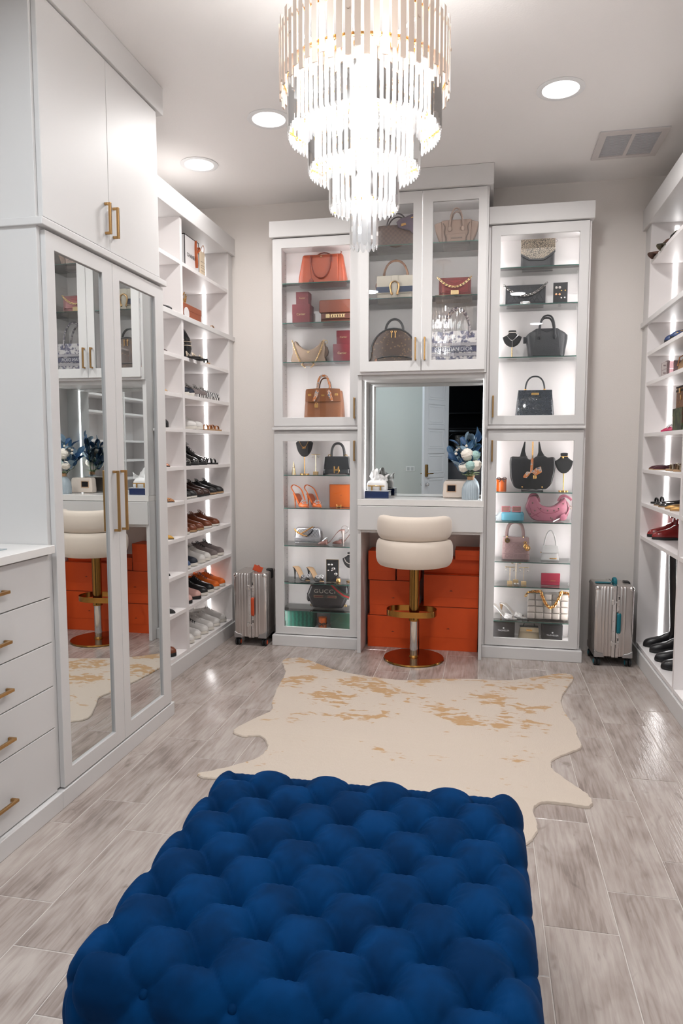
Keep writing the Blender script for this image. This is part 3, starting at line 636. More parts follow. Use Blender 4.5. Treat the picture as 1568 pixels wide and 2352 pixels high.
# ================================================================== cowhide rug
def rug():
    L_ = [(-1.321, 4.563), (-1.275, 4.60), (-1.226, 4.614), (-1.14, 4.56), (-1.041, 4.481), (-.869, 4.366), (-.659, 4.303), (-.49, 4.277), (-.278, 4.346), (-.063, 4.389), (.151, 4.408), (.342, 4.506), (.45, 4.58), (.512, 4.611), (.56, 4.605), (.577, 4.572),
          (.565, 4.48), (.525, 4.36), (.475, 4.196), (.454, 4.048), (.468, 3.853), (.491, 3.724), (.485, 3.62), (.49, 3.52), (.48, 3.45), (.405, 3.37), (.338, 3.295), (.325, 3.23), (.336, 3.172), (.391, 3.078), (.443, 2.99), (.462, 2.93), (.45, 2.885), (.426, 2.866), (.334, 2.876), (.256, 2.867), (.217, 2.799), (.226, 2.684), (.209, 2.603), (.17, 2.54), (.1, 2.5), (.0, 2.5),
          (-.1, 2.54), (-.22, 2.46), (-.33, 2.30), (-.40, 2.28), (-.45, 2.33), (-.5, 2.47), (-.65, 2.54), (-.78, 2.54), (-.87, 2.56), (-.93, 2.62), (-.96, 2.72), (-1.03, 2.80), (-1.12, 2.808), (-1.187, 2.80), (-1.225, 2.818), (-1.227, 2.84), (-1.157, 2.89), (-1.035, 3.015), (-1.005, 3.108), (-1.027, 3.205), (-1.09, 3.283), (-1.164, 3.262), (-1.225, 3.289), (-1.242, 3.325), (-1.236, 3.367), (-1.18, 3.518), (-1.134, 3.623), (-1.155, 3.71), (-1.177, 3.787), (-1.215, 4.047), (-1.225, 4.17), (-1.245, 4.299), (-1.29, 4.41), (-1.325, 4.5)]
    P = [Vector(p) for p in L_]; n = len(P); out = []
    for i in range(n):                                     # Catmull-Rom smoothing of the hide's edge with a furry wobble
        a, b, c, d = P[i - 1], P[i], P[(i + 1) % n], P[(i + 2) % n]
        for k in range(6):
            u = k / 6; q = .5 * ((2 * b) + (c - a) * u + (2 * a - 5 * b + 4 * c - d) * u * u + (3 * b - a - 3 * c + d) * u ** 3)
            out.append(q + Vector((noise.noise((q.x * 60, q.y * 60, 0)), noise.noise((q.x * 60, q.y * 60, 9)))) * .006)
    m, nt, N, L, b = new('cowhide'); b.inputs['Roughness'].default_value = .8; b.inputs['Sheen Weight'].default_value = .3; b.inputs['Specular IOR Level'].default_value = .2
    tc = N.new('ShaderNodeTexCoord'); sp = N.new('ShaderNodeSeparateXYZ'); L.new(tc.outputs['Object'], sp.inputs[0])
    def nz(scale, st, det, dist=0):
        mp = N.new('ShaderNodeMapping'); mp.inputs['Scale'].default_value = st; L.new(tc.outputs['Object'], mp.inputs[0]); x = N.new('ShaderNodeTexNoise'); x.inputs['Scale'].default_value = scale; x.inputs['Detail'].default_value = det; x.inputs['Distortion'].default_value = dist; L.new(mp.outputs[0], x.inputs[0]); return x.outputs['Fac']
    big = nz(3.4, (1.0, 1.25, 1), 2); brk = nz(20, (.8, 1.5, 1), 7, .5)
    a1 = N.new('ShaderNodeMath'); a1.operation = 'MULTIPLY_ADD'; a1.inputs[1].default_value = .85; L.new(brk, a1.inputs[0]); L.new(big, a1.inputs[2])
    mr = N.new('ShaderNodeMapRange'); mr.inputs[1].default_value = 3.2; mr.inputs[2].default_value = 3.9; mr.inputs[3].default_value = -.2; mr.inputs[4].default_value = -.03; L.new(sp.outputs['Y'], mr.inputs[0])
    a2 = N.new('ShaderNodeMath'); L.new(a1.outputs[0], a2.inputs[0]); L.new(mr.outputs[0], a2.inputs[1])
    cr = N.new('ShaderNodeValToRGB'); cr.color_ramp.elements[0].position = .93; cr.color_ramp.elements[1].position = 1.0
    cr.color_ramp.elements[0].color = (*lin((204, 189, 174)), 1); cr.color_ramp.elements[1].color = (*lin((186, 148, 104)), 1); L.new(a2.outputs[0], cr.inputs[0]); L.new(cr.outputs[0], b.inputs['Base Color'])
    bp = N.new('ShaderNodeBump'); bp.inputs['Strength'].default_value = .5; bp.inputs['Distance'].default_value = .004; L.new(nz(90, (1.6, .5, 1), 4), bp.inputs['Height']); L.new(bp.outputs[0], b.inputs['Normal'])
    mb = MB(); nn = len(out); nor = []
    for i in range(nn): tt = (out[(i + 1) % nn] - out[i - 1]).normalized(); nor.append(Vector((tt.y, -tt.x)))
    ar = sum(out[i].x * out[(i + 1) % nn].y - out[(i + 1) % nn].x * out[i].y for i in range(nn)); sg = 1 if ar > 0 else -1
    lift = lambda q: .0015 + .004 * max(0, noise.noise((q.x * 3, q.y * 3, 4)))
    mb.quadring([[(q.x - sg * k.x * ins, q.y - sg * k.y * ins, z + (lift(q) if z > .004 else 0)) for q, k in zip(out, nor)] for ins, z in ((0, .0005), (0, .004), (.004, .0075), (.009, .0085))], cap0=True, cap1=True)
    o = link('cowhide_rug', mb.mesh('cowhide_rug', m)); o['label'] = 'cream cowhide rug with light tan blotches on the wood-look floor'; o['category'] = 'rug'
rug()

# ================================================================== bar stool
def stool():
    t = T('bar_stool', 'cream upholstered swivel bar stool with a brass and chrome column', 'stool', (-.458, 4.77, 0))
    CRM = M('cream_upholstery', (226, 212, 198), .75, bump=.12, bs=240, sheen=.3)
    BG = M('bronze_gold', (170, 124, 64), .16, 1.0)
    t.p('base_plate', MB().lathe([(.001, 0), (.205, 0), (.209, .006), (.205, .014), (.035, .018), (.03, .03), (.001, .03)], 48), BG)
    t.p('lower_column', MB().lathe([(.001, .02), (.0285, .02), (.0285, .3), (.001, .3)], 24), CHROME)
    t.p('upper_column', MB().lathe([(.001, .27), (.035, .27), (.036, .275), (.035, .28), (.035, .66), (.001, .66)], 24), BG)
    fr = MB(); ri = []
    for k in range(40):
        a = 2 * PI * k / 40; e = 2.6; ri.append((-.02 + .17 * math.copysign(abs(cos(a)) ** (2 / e), cos(a)), .03 + .115 * math.copysign(abs(sin(a)) ** (2 / e), sin(a)), .325))
    fr.quadring([[(x * s_, y * s_, z + h) for x, y, z in ri] for s_, h in ((1, -.02), (1.02, -.02), (1.02, .02), (1, .02), (1, -.02))], False, False)
    t.p('footrest', fr, BG)
    t.p('lever', MB().tube([(.03, -.02, .655), (.07, -.05, .655), (.13, -.09, .645)], .004, 6), BG)
    t.p('seat_pan', MB().se([(.655, .13, .12, 3), (.665, .15, .14, 3), (.675, .15, .14, 3)]), M('pan_black', (30, 30, 32), .6))
    t.p('seat_cushion', MB().se([(.675, .17, .17, 2.6), (.69, .205, .20, 2.6), (.73, .212, .205, 2.6), (.755, .195, .19, 2.6), (.765, .12, .12, 2.4)], 32), CRM)
    def roll(z0, z1, RX_, RY_, th, a0, a1, bow):
        rings = []; K = 30
        for i in range(K + 1):
            a = a0 + (a1 - a0) * i / K; e = min(1, math.sqrt(max(0.0, 1 - abs(2 * i / K - 1) ** 7)) + .02); rg = []
            zc = (z0 + z1) / 2 + bow * (1 - (2 * i / K - 1) ** 2); hz_ = (z1 - z0) / 2 * e
            for k in range(16):
                b = 2 * PI * k / 16; q = 2.8; u = math.copysign(abs(cos(b)) ** (2 / q), cos(b)) * th / 2 * e; v = math.copysign(abs(sin(b)) ** (2 / q), sin(b)) * hz_
                rg.append(((RX_ + u) * cos(a), (RY_ + u) * sin(a), zc + v))
            rings.append(rg)
        return MB().quadring(rings)
    A0, A1 = PI * 1.0 - .15, PI * 2.0 + .15
    t.p('back_roll', roll(.851, 1.015, .222, .225, .085, A0 + .12, A1 - .12, -.008), CRM)
    t.p('arm_roll', roll(.668, .855, .225, .232, .085, A0 - .1, A1 + .1, -.006), CRM)
stool()

# ================================================================== suitcases
def suitcase(loc, rz, accent, label, tag, tophandle):
    t = T('suitcase', label, 'suitcase', loc, rz, 'ribbed aluminium suitcases in the corners')
    AL = M('anodised_aluminium', (205, 198, 194), .3, .9, bump=.05, bs=300); AL2 = M('bright_aluminium', (225, 222, 220), .18, 1.0)
    ACC = M('accent_' + accent, {'orange': (196, 72, 30), 'teal': (0, 106, 120)}[accent], .5, bump=.1, bs=150); RB = M('black_rubber', (24, 24, 26), .55)
    W_, D_, Z0, Z1 = .122, .132, .065, .545
    def outline(w, d, rib=True):
        pts = []
        def side(p0, p1, nrm, n):
            L_ = (Vector(p1) - Vector(p0)).length; k = int(L_ / .003)
            for i in range(k):
                u = i / k; x = u * L_; g = 0
                if rib and .022 < x < L_ - .022 and not (n == 0 and abs(x - L_ / 2 - 0.01) < .014): g = .0024 * max(0, cos(2 * PI * x / .0215)) ** 2
                pts.append((p0[0] + (p1[0] - p0[0]) * u + nrm[0] * g, p0[1] + (p1[1] - p0[1]) * u + nrm[1] * g))
        r = .016
        cs = [((-w + r, -d), (w - r, -d), (0, -1)), ((w, -d + r), (w, d - r), (1, 0)), ((w - r, d), (-w + r, d), (0, 1)), ((-w, d - r), (-w, -d + r), (-1, 0))]
        cc = [((w - r, -d + r), -PI / 2), ((w - r, d - r), 0), ((-w + r, d - r), PI / 2), ((-w + r, -d + r), PI)]
        for n, ((p0, p1, nr), (c, a0)) in enumerate(zip(cs, cc)):
            side(p0, p1, nr, n)
            for i in range(5): a = a0 + PI / 2 * i / 5; pts.append((c[0] + r * cos(a), c[1] + r * sin(a)))
        return pts
    o = outline(W_, D_); rg = []
    for ins, z in ((.02, Z0), (.006, Z0 + .004), (0, Z0 + .014), (0, Z1 - .014), (.006, Z1 - .004), (.018, Z1)):
        rg.append([(x * (1 - ins / W_), y * (1 - ins / D_), z) for x, y in o])
    t.p('shell', MB().quadring(rg), AL)
    seam = MB().box(.009, .012, -D_ - .0035, D_ + .0035, Z0 - .001, Z1 + .002); t.p('seam', seam, M('seam_black', (26, 24, 24), .5))
    t.p('frame_band', MB().box(-.012, .009, -D_ - .003, D_ + .003, Z0, Z1 + .0015).box(.012, .03, -D_ - .003, D_ + .003, Z0, Z1 + .0015), AL2, .001)
    for sx in (-1, 1):
        for sy in (-1, 1):
            t.p('corner_guard', MB().ball((sx * (W_ - .017), sy * (D_ - .017), Z1 - .019), .021, .021, .021, 12, 8), AL2)
        g = MB().prism([(sx * W_, Z0 - .002), (sx * W_, Z0 + .045), (sx * (W_ - .03), Z0 + .028), (sx * (W_ - .055), Z0 + .024), (sx * (W_ - .065), Z0 - .002)], -D_ - .005, D_ + .005)
        t.p('bottom_guard', g, M('guard_grey', (168, 166, 166), .35, .8), .003)
    rv = MB()
    for z in (Z0 + .02, .13, .18, .24, .31, .38, .44, Z1 - .03):
        for x in (-.005, .022): rv.ball((x, -D_ - .004, z), .0028, .002, .0028, 6, 4)
    t.p('rivets', rv, AL2)['kind'] = 'stuff'
    for z in (.16, .44):
        lk = t.p('latch', MB().box(-.014, .03, -D_ - .012, -D_ - .003, z - .006, z + .006).se([(z - .016, .009, .006, 4, -.012, -D_ - .008), (z + .016, .009, .006, 4, -.012, -D_ - .008)]), AL2, .0015)
        link('lock_plate', MB().box(.016, .032, -D_ - .009, -D_ - .003, z - .03, z + .045).mesh('lock_plate', AL2, False), lk, bevel=.003)
        dl = MB()
        for i in range(3): dl.box(.02, .028, -D_ - .0105, -D_ - .009, z + .018 + i * .007, z + .023 + i * .007)
        link('dial', dl.mesh('dial', RB, False), lk)
    for z in (.232, .368): t.p('handle_mount', MB().torus((.025, -D_ - .012, z), .009, .003, 'x', 12, 6), AL2)
    t.p('grip', MB().tube([(.025, -D_ - .014, .236), (.025, -D_ - .022, .246), (.025, -D_ - .023, .30), (.025, -D_ - .022, .354), (.025, -D_ - .014, .364)], .0125, 10, flat=.55), ACC)
    for sx in (-1, 1):
        for sy in (-1, 1):
            x, y = sx * (W_ - .022), sy * (D_ - .03); w = t.p('wheel', MB(), None)
            mw = MB()
            for dx in (-.011, .011): mw.quadring([[(x + dx + q, y + r_ * cos(a * PI / 10), .026 + r_ * sin(a * PI / 10)) for a in range(20)] for r_, q in ((.016, -.009), (.024, -.0075), (.026, -.004), (.026, .004), (.024, .0075), (.016, .009))])
            mw.box(x - .006, x + .006, y - .008, y + .008, .03, .062)
            me = mw.mesh('wheel', RB); w.data = me
            for q in (-.0205, .0205): link('hub_cap', MB().lathe([(.001, -.0008), (.017, -.0008), (.015, .0012), (.001, .0012)], 16).xf(Matrix.Translation((x + q, y, .026)) @ Matrix.Rotation(PI / 2 * (1 if q > 0 else -1), 4, 'Y')).mesh('hub_cap', ACC), w)
    t.p('pull_handle', MB().se([(Z1 - .06, .004, .03, 6, W_, .035), (Z1 - .012, .006, .034, 6, W_ - .002, .035), (Z1 + .004, .02, .036, 5, W_ - .018, .035), (Z1 + .008, .018, .03, 5, W_ - .022, .035)]), RB)
    if tophandle:
        t.p('top_handle', MB().tube([(.02, -.03, Z1), (.02, -.025, Z1 + .022), (.02, .0, Z1 + .033), (.02, .025, Z1 + .022), (.02, .03, Z1)], .012, 8, flat=.45), ACC)
        t.p('luggage_tag', MB().se([(Z1 + .003, .05, .02, 5, -.06, -.03), (Z1 + .007, .05, .02, 5, -.06, -.03)]), ACC)
        t.p('tag_strap', MB().tube([(-.01, -.03, Z1 + .006), (.0, -.028, Z1 + .014), (.018, -.028, Z1 + .008)], .003, 6), ACC)
    else:
        t.p('luggage_tag', MB().box(-.035, .035, -.004, .004, -.022, .022).xf(Matrix.Translation((.045, -.075, Z1 + .024)) @ Matrix.Rotation(.35, 4, 'Y') @ Matrix.Rotation(-.25, 4, 'X')), ACC, .003)
        t.p('tag_strap', MB().tube([(.02, -.07, Z1 + .002), (.03, -.065, Z1 + .03), (.05, -.072, Z1 + .05), (.062, -.078, Z1 + .04)], .003, 6), ACC)
suitcase((-1.672, 4.975, 0), .03, 'orange', 'silver ribbed suitcase with orange handle, left of the display cabinets', True, False)
suitcase((.858, 4.985, 0), .03, 'teal', 'silver ribbed suitcase with teal handles, right of the display cabinets', True, True)

# ================================================================== orange gift boxes under the vanity
OR = M('orange_box_card', (222, 80, 16), .55, bump=.05, bs=300); BRN = M('dark_brown_print', (92, 34, 12), .5)
def emblem(t, x, z, y, s=.014, mat=None):
    m = MB().prism([(-s, 0), (-s * .3, s * .15), (0, s * .55), (s * .3, s * .2), (s, 0), (s * .5, -s * .12), (-s * .5, -s * .12)], y - .0006, y)
    m.v = [(v[0] + x, v[1], v[2] + z) for v in m.v]; t.p('emblem', m, mat or BRN, smooth=False)
def lidbox(x0, x1, z0, z1, y0, y1, label, lid=.7, em=True, mat=None):
    t = T('gift_box', label, 'box', ((x0 + x1) / 2, (y0 + y1) / 2, z0), absx=True, group='orange boxes under the vanity')
    t.p('box', MB().box(x0 + .002, x1 - .002, y0 + .002, y1, z0, z1 - .002), mat or OR, .001, False)
    t.p('lid', MB().box(x0, x1, y0, y1 + .001, z0 + (z1 - z0) * (1 - lid), z1), mat or OR, .001, False)
    t.p('piping', MB().box(x0 - .0006, x1 + .0006, y0 - .0006, y0 + .0006, z1 - .0025, z1).box(x0 - .0006, x0 + .001, y0 - .0006, y0 + .0006, z0, z1).box(x1 - .001, x1 + .0006, y0 - .0006, y0 + .0006, z0, z1), BRN, smooth=False)
    if em: emblem(t, (x0 + x1) / 2, (z0 + z1) / 2, y0)
lidbox(-.824, -.449, .0, .236, 5.02, 5.2, 'orange box on the floor at the left end under the vanity')
lidbox(-.81, -.46, .238, .496, 5.02, 5.2, 'orange box standing on the bottom left box under the vanity')
lidbox(-.82, -.619, .498, .712, 5.02, 5.2, 'orange box topmost at left under the vanity', em=False)
lidbox(-.612, -.44, .498, .60, 5.03, 5.2, 'low orange box behind the stool seat, on the left stack', em=False)
lidbox(-.445, -.027, .0, .318, 5.015, 5.2, 'biggest orange box, on the floor right of the stool column')
lidbox(-.414, -.025, .32, .552, 5.015, 5.2, 'orange box standing on the biggest box under the vanity')
lidbox(-.42, -.025, .554, .66, 5.07, 5.2, 'shallow orange box set back on the right stack', em=False)
lidbox(-.195, -.024, .662, .735, 5.02, 5.2, 'small flat orange box topmost on the right stack', .55, em=False)

# ================================================================== things on the vanity top
ZV = 1.101
def vanity_items():
    t = T('navy_tray', 'navy lacquer tray box at the left end of the vanity top', 'tray', (-.746, 4.985, ZV))
    t.p('tray', MB().box(-.086, .086, -.065, .065, 0, .05), M('navy_lacquer', (20, 40, 84), .15, coat=.6), .003)
    t.p('lid', MB().box(-.088, .088, -.067, .067, .05, .054), M('tray_top_white', (220, 222, 226), .15), .001)
    t = T('tissue_cover', 'white tissue holder with brass rail and tissue, on the navy tray', 'tissue box', (-.75, 4.985, ZV + .054))
    t.p('cover', MB().se([(0, .068, .045, 5), (.008, .074, .05, 5), (.045, .073, .05, 4), (.064, .064, .043, 3), (.072, .048, .03, 3)]), M('tissue_white', (238, 236, 235), .4))
    t.p('rail', MB().box(-.06, .06, -.066, -.06, .03, .037).box(-.035, -.027, -.062, -.05, .0, .035).box(.027, .035, -.062, -.05, .0, .035), GOLD, .001)
    m = MB(); R_ = []
    for k in range(9):
        a = k / 8; R_.append([(-.055 + .125 * (j / 40) * (1 + .15 * a) + .006 * sin(k * .9 + j * .5), .028 * sin(j * .42 + k * .35) + .006 * sin(j * 1.0 - k * .4), .066 + .085 * a * (.66 + .34 * sin(j * .17 - .2) + .08 * sin(j * .6))) for j in range(41)])
    m.quadring(R_, False, False, closed=False); t.p('tissue', m, M('tissue_paper', (246, 245, 244), .8))
    t = T('speaker_clock', 'beige desktop speaker clock with small dark screen, beside the vase', 'clock', (-.195, 5.06, ZV))
    t.p('case', MB().puff([(-.09, .004), (-.094, .03), (-.088, .11), (-.078, .122), (.078, .122), (.088, .11), (.094, .03), (.09, .004)], .07, .01), M('clock_beige', (222, 208, 196), .6), label=None)
    t.p('screen', MB().box(-.06, -.004, -.038, -.034, .05, .092), M('screen_dark', (38, 34, 36), .1), .004)
    t.p('screen_rim', MB().ringbox(-.066, .002, .044, .098, -.060, -.004, .05, .092, -.0365, -.0345), M('rim_tan', (196, 160, 130), .4))
    # vase with artificial bouquet
    t = T('flower_vase', 'ribbed pale blue vase of blue leaves and white blooms, right end of vanity top', 'vase', (-.094, 4.945, ZV))
    prof = [(.001, 0), (.052, 0), (.056, .006), (.058, .04), (.056, .075), (.046, .105), (.028, .128), (.021, .135)]
    rings = []
    for i in range(len(prof) - 1):
        for s_ in range(3): u = s_ / 3; rings.append((prof[i][0] * (1 - u) + prof[i + 1][0] * u, prof[i][1] * (1 - u) + prof[i + 1][1] * u))
    rings.append(prof[-1]); n = 72; rr = []
    for r_, z in rings: rr.append([(r_ * (1 + .035 * cos(24 * 2 * PI * k / n + (z * 500 * (1 if int(z / .012) % 2 else -1)) * .05)) * cos(2 * PI * k / n), r_ * (1 + .035 * cos(24 * 2 * PI * k / n)) * sin(2 * PI * k / n), z) for k in range(n)])
    t.p('vase_body', MB().quadring(rr), M('vase_blue', (168, 180, 188), .5, bump=.4, bs=80))
    t.p('vase_neck', MB().lathe([(.021, .135), (.0225, .137), (.0225, .158), (.019, .16), (.001, .16)], 24), M('vase_neck_tan', (196, 150, 110), .5))
    LM = [ramp2('leaf_navy', (24, 58, 96), (54, 96, 138), 'noise', 14, .5, .3, .7), ramp2('leaf_dusty', (108, 136, 156), (150, 172, 188), 'noise', 14, .5, .3, .7), ramp2('leaf_slate', (40, 84, 120), (92, 128, 158), 'noise', 10, .5, .35, .7)]
    def leaf_mesh(L_, W_, mat, cup):
        rg = []
        for i in range(9):
            u = i / 8; w = W_ * max(.05, sin(PI * min(1, u * .93 + .02))) ** .5; rg.append([((j / 4 - .5) * 2 * w, L_ * u, cup * (abs(j / 4 - .5) * 2) ** 2 * w + .25 * L_ * u * u * (-1)) for j in range(5)])
        m = MB().quadring(rg, False, False, closed=False); me = m.mesh('leaf', mat); return me
    random.seed(21)
    lm = [leaf_mesh(.072, .021, LM[i], .5) for i in range(3)]
    stems = [(-.12, .02, .31), (-.085, .0, .37), (-.03, -.02, .40), (.02, .03, .43), (.035, .0, .40), (-.07, -.03, .22), (.0, .04, .34), (-.10, .03, .25)]
    sm = MB()
    for dx, dy, z in stems:
        path = [(0, 0, .12), (dx * .3, dy * .4, .17), (dx * .75, dy * .8, z * .8), (dx, dy, z)]; sm.tube(path, .0022, 5)
        for k in range(6):
            u = .45 + .55 * k / 5; p = Vector((dx * u, dy * u, .15 + (z - .15) * u)); a = k * 2.4 + dx * 30
            d = Vector((cos(a) * .8 + dx * 4, sin(a) * .5 - .25, .45 + .7 * u)).normalized(); d.x = min(d.x, (.058 - p.x) / .09)
            o = link('leaf', lm[(k + stems.index((dx, dy, z))) % 3], t.e, loc=p); o.rotation_euler = (d.to_track_quat('Y', 'Z') @ Matrix.Rotation(a * 1.3, 4, 'Y').to_quaternion()).to_euler()
    t.p('stem', sm, M('stem_green', (92, 116, 84), .6))
    def pom(c, r, mat, nm='bloom'):
        m = MB(); nu, nv = 36, 24; rg = []
        for i in range(nv + 1):
            th = PI * (i + .1) / (nv + .2); ring = []
            for k in range(nu):
                ph = 2 * PI * k / nu; d = Vector((sin(th) * cos(ph), sin(th) * sin(ph), cos(th))); q = r * (1 + .22 * abs(noise.noise(d * 5.5 + Vector(c) * 9)) + .1 * noise.noise(d * 13)); ring.append(tuple(Vector(c) + d * q))
            rg.append(ring)
        t.p(nm, m.quadring(rg[::-1]), mat)
    PW_ = M('petal_white', (240, 232, 220), .7, bump=.8, bs=160); PT = M('petal_mint', (170, 204, 198), .7, bump=.8, bs=160)
    pom((-.024, -.03, .31), .040, PW_); pom((.03, -.022, .305), .03, PT); pom((-.048, -.038, .222), .031, PW_); pom((-.002, -.055, .235), .030, PT); pom((.034, -.03, .235), .034, PW_)
    for c in ((-.095, -.02, .34), (-.08, -.03, .355), (-.10, -.03, .315), (-.055, .0, .39), (-.03, -.02, .37)): pom(c, .009, PW_, 'berry')
    gl = leaf_mesh(.06, .012, M('leaf_green', (150, 170, 130), .6), .4)
    for k in range(7):
        a = k * .9; o = link('leaf', gl, t.e, loc=(0, 0, .158)); d = Vector((cos(a), -abs(sin(a)), .5)).normalized(); o.rotation_euler = d.to_track_quat('Y', 'Z').to_euler()
vanity_items()

# ================================================================== bags, boxes and jewellery in the cabinets
YI = 5.105
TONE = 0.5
def B(name, label, cat, x0, x1, key, y=YI, rz=0.0, group=None): return T(name, label, cat, ((x0 + x1) / 2, y, SH[key] if isinstance(key, str) else key), rz, group)
def body(wb, wt, d0, d1, h, e=6, r=.008, bulge=0.0):
    """bag body: half sizes tapering from the bottom to the top, rounded rims"""
    lv = [(0, wb - r, d0 - r, e), (r * .4, wb - r * .3, d0 - r * .3, e), (r, wb, d0, e)]
    for k in range(1, 6):
        u = k / 6; q = bulge * sin(PI * u); lv.append((r + (h - 2 * r) * u, wb + (wt - wb) * u + q, d0 + (d1 - d0) * u + q, e))
    lv += [(h - r, wt, d1, e), (h - r * .3, wt - r * .3, max(.002, d1 - r * .3), e), (h, wt - r, max(.001, d1 - r), e)]
    return MB().se(lv, 40)
def strap(t, pts, r, mat, name='handle', flat=1.0, n=8): return t.p(name, MB().tube(pts, r, n, flat=flat), mat)
def plate(t, name, x0, x1, z0, z1, y, mat, th=.003, bevel=.001, parent=None): return t.p(name, MB().box(x0, x1, y - th, y, z0, z1), mat, bevel, parent=parent)
GLD = GOLD; LG = M('light_gold', (222, 196, 150), .22, 1.0)
# -- left tower, upper
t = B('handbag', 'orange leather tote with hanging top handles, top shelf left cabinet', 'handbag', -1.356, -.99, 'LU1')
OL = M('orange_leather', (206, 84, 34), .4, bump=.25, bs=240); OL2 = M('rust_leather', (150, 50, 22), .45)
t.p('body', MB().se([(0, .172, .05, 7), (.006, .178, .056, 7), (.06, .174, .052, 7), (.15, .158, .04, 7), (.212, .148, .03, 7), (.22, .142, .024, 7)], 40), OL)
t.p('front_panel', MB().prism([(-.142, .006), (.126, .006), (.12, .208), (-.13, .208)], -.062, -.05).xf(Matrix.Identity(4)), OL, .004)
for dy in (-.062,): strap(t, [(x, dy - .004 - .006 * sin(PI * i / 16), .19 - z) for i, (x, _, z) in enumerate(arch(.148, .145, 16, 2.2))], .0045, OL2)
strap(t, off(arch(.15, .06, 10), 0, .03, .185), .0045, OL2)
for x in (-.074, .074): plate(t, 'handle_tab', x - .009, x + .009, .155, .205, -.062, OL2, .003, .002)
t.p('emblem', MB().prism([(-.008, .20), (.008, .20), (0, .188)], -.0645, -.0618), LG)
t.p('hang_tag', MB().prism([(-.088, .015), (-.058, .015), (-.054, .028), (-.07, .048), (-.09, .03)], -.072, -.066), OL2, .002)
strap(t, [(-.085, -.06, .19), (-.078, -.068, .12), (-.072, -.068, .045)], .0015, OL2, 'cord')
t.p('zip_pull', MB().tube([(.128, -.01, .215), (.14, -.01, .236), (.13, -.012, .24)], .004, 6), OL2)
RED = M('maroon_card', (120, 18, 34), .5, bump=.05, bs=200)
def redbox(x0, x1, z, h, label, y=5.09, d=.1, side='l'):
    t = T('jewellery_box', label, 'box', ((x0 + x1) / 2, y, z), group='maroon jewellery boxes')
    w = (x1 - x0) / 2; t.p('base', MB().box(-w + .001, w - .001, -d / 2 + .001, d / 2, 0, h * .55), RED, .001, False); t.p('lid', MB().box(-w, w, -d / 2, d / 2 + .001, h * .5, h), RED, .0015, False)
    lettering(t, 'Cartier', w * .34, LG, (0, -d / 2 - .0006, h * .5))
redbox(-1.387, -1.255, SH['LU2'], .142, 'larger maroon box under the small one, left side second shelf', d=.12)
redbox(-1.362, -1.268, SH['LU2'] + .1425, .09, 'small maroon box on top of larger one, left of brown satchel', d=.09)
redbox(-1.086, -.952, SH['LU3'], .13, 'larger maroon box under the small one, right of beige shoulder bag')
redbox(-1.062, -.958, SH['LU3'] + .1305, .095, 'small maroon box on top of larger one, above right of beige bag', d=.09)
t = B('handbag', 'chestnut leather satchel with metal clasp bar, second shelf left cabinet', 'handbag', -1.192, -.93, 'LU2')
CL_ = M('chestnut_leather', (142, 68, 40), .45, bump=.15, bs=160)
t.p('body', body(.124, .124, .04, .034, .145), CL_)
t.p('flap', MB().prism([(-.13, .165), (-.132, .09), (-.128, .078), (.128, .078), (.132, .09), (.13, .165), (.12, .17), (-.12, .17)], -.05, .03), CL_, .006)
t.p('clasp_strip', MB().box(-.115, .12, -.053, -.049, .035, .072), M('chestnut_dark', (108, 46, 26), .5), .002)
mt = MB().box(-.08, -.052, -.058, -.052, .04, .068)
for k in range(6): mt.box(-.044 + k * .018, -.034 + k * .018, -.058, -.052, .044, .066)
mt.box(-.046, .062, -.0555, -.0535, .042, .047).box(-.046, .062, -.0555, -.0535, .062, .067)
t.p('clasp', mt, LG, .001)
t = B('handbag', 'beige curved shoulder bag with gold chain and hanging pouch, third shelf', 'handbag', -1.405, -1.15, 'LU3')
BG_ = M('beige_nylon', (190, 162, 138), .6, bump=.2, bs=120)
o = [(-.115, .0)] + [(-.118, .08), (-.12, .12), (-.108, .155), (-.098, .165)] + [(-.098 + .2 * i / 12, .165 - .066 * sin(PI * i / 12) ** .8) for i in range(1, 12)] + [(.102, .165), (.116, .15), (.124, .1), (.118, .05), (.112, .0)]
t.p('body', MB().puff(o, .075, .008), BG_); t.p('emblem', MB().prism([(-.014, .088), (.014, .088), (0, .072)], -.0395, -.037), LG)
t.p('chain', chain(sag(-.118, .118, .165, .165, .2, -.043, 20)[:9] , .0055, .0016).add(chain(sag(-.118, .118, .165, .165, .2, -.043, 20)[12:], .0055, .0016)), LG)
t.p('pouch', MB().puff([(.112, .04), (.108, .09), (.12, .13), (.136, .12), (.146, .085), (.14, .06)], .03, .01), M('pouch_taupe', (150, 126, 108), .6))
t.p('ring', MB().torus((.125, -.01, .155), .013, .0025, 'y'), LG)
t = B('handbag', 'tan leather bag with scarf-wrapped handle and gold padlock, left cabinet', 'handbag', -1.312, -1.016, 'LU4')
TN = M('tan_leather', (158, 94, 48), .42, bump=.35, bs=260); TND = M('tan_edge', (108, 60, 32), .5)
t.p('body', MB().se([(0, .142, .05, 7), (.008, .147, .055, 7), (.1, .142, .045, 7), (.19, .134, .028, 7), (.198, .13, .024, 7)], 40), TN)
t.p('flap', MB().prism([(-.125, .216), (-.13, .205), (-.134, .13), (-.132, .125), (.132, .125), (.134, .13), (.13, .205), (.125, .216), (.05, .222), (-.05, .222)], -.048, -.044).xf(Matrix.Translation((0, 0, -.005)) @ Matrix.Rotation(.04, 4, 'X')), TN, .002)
strap(t, off(arch(.09, .11, 16, 2.4), 0, -.035, .195), .005, TND); strap(t, off(arch(.09, .10, 14, 2.4), 0, .02, .195), .005, TND)
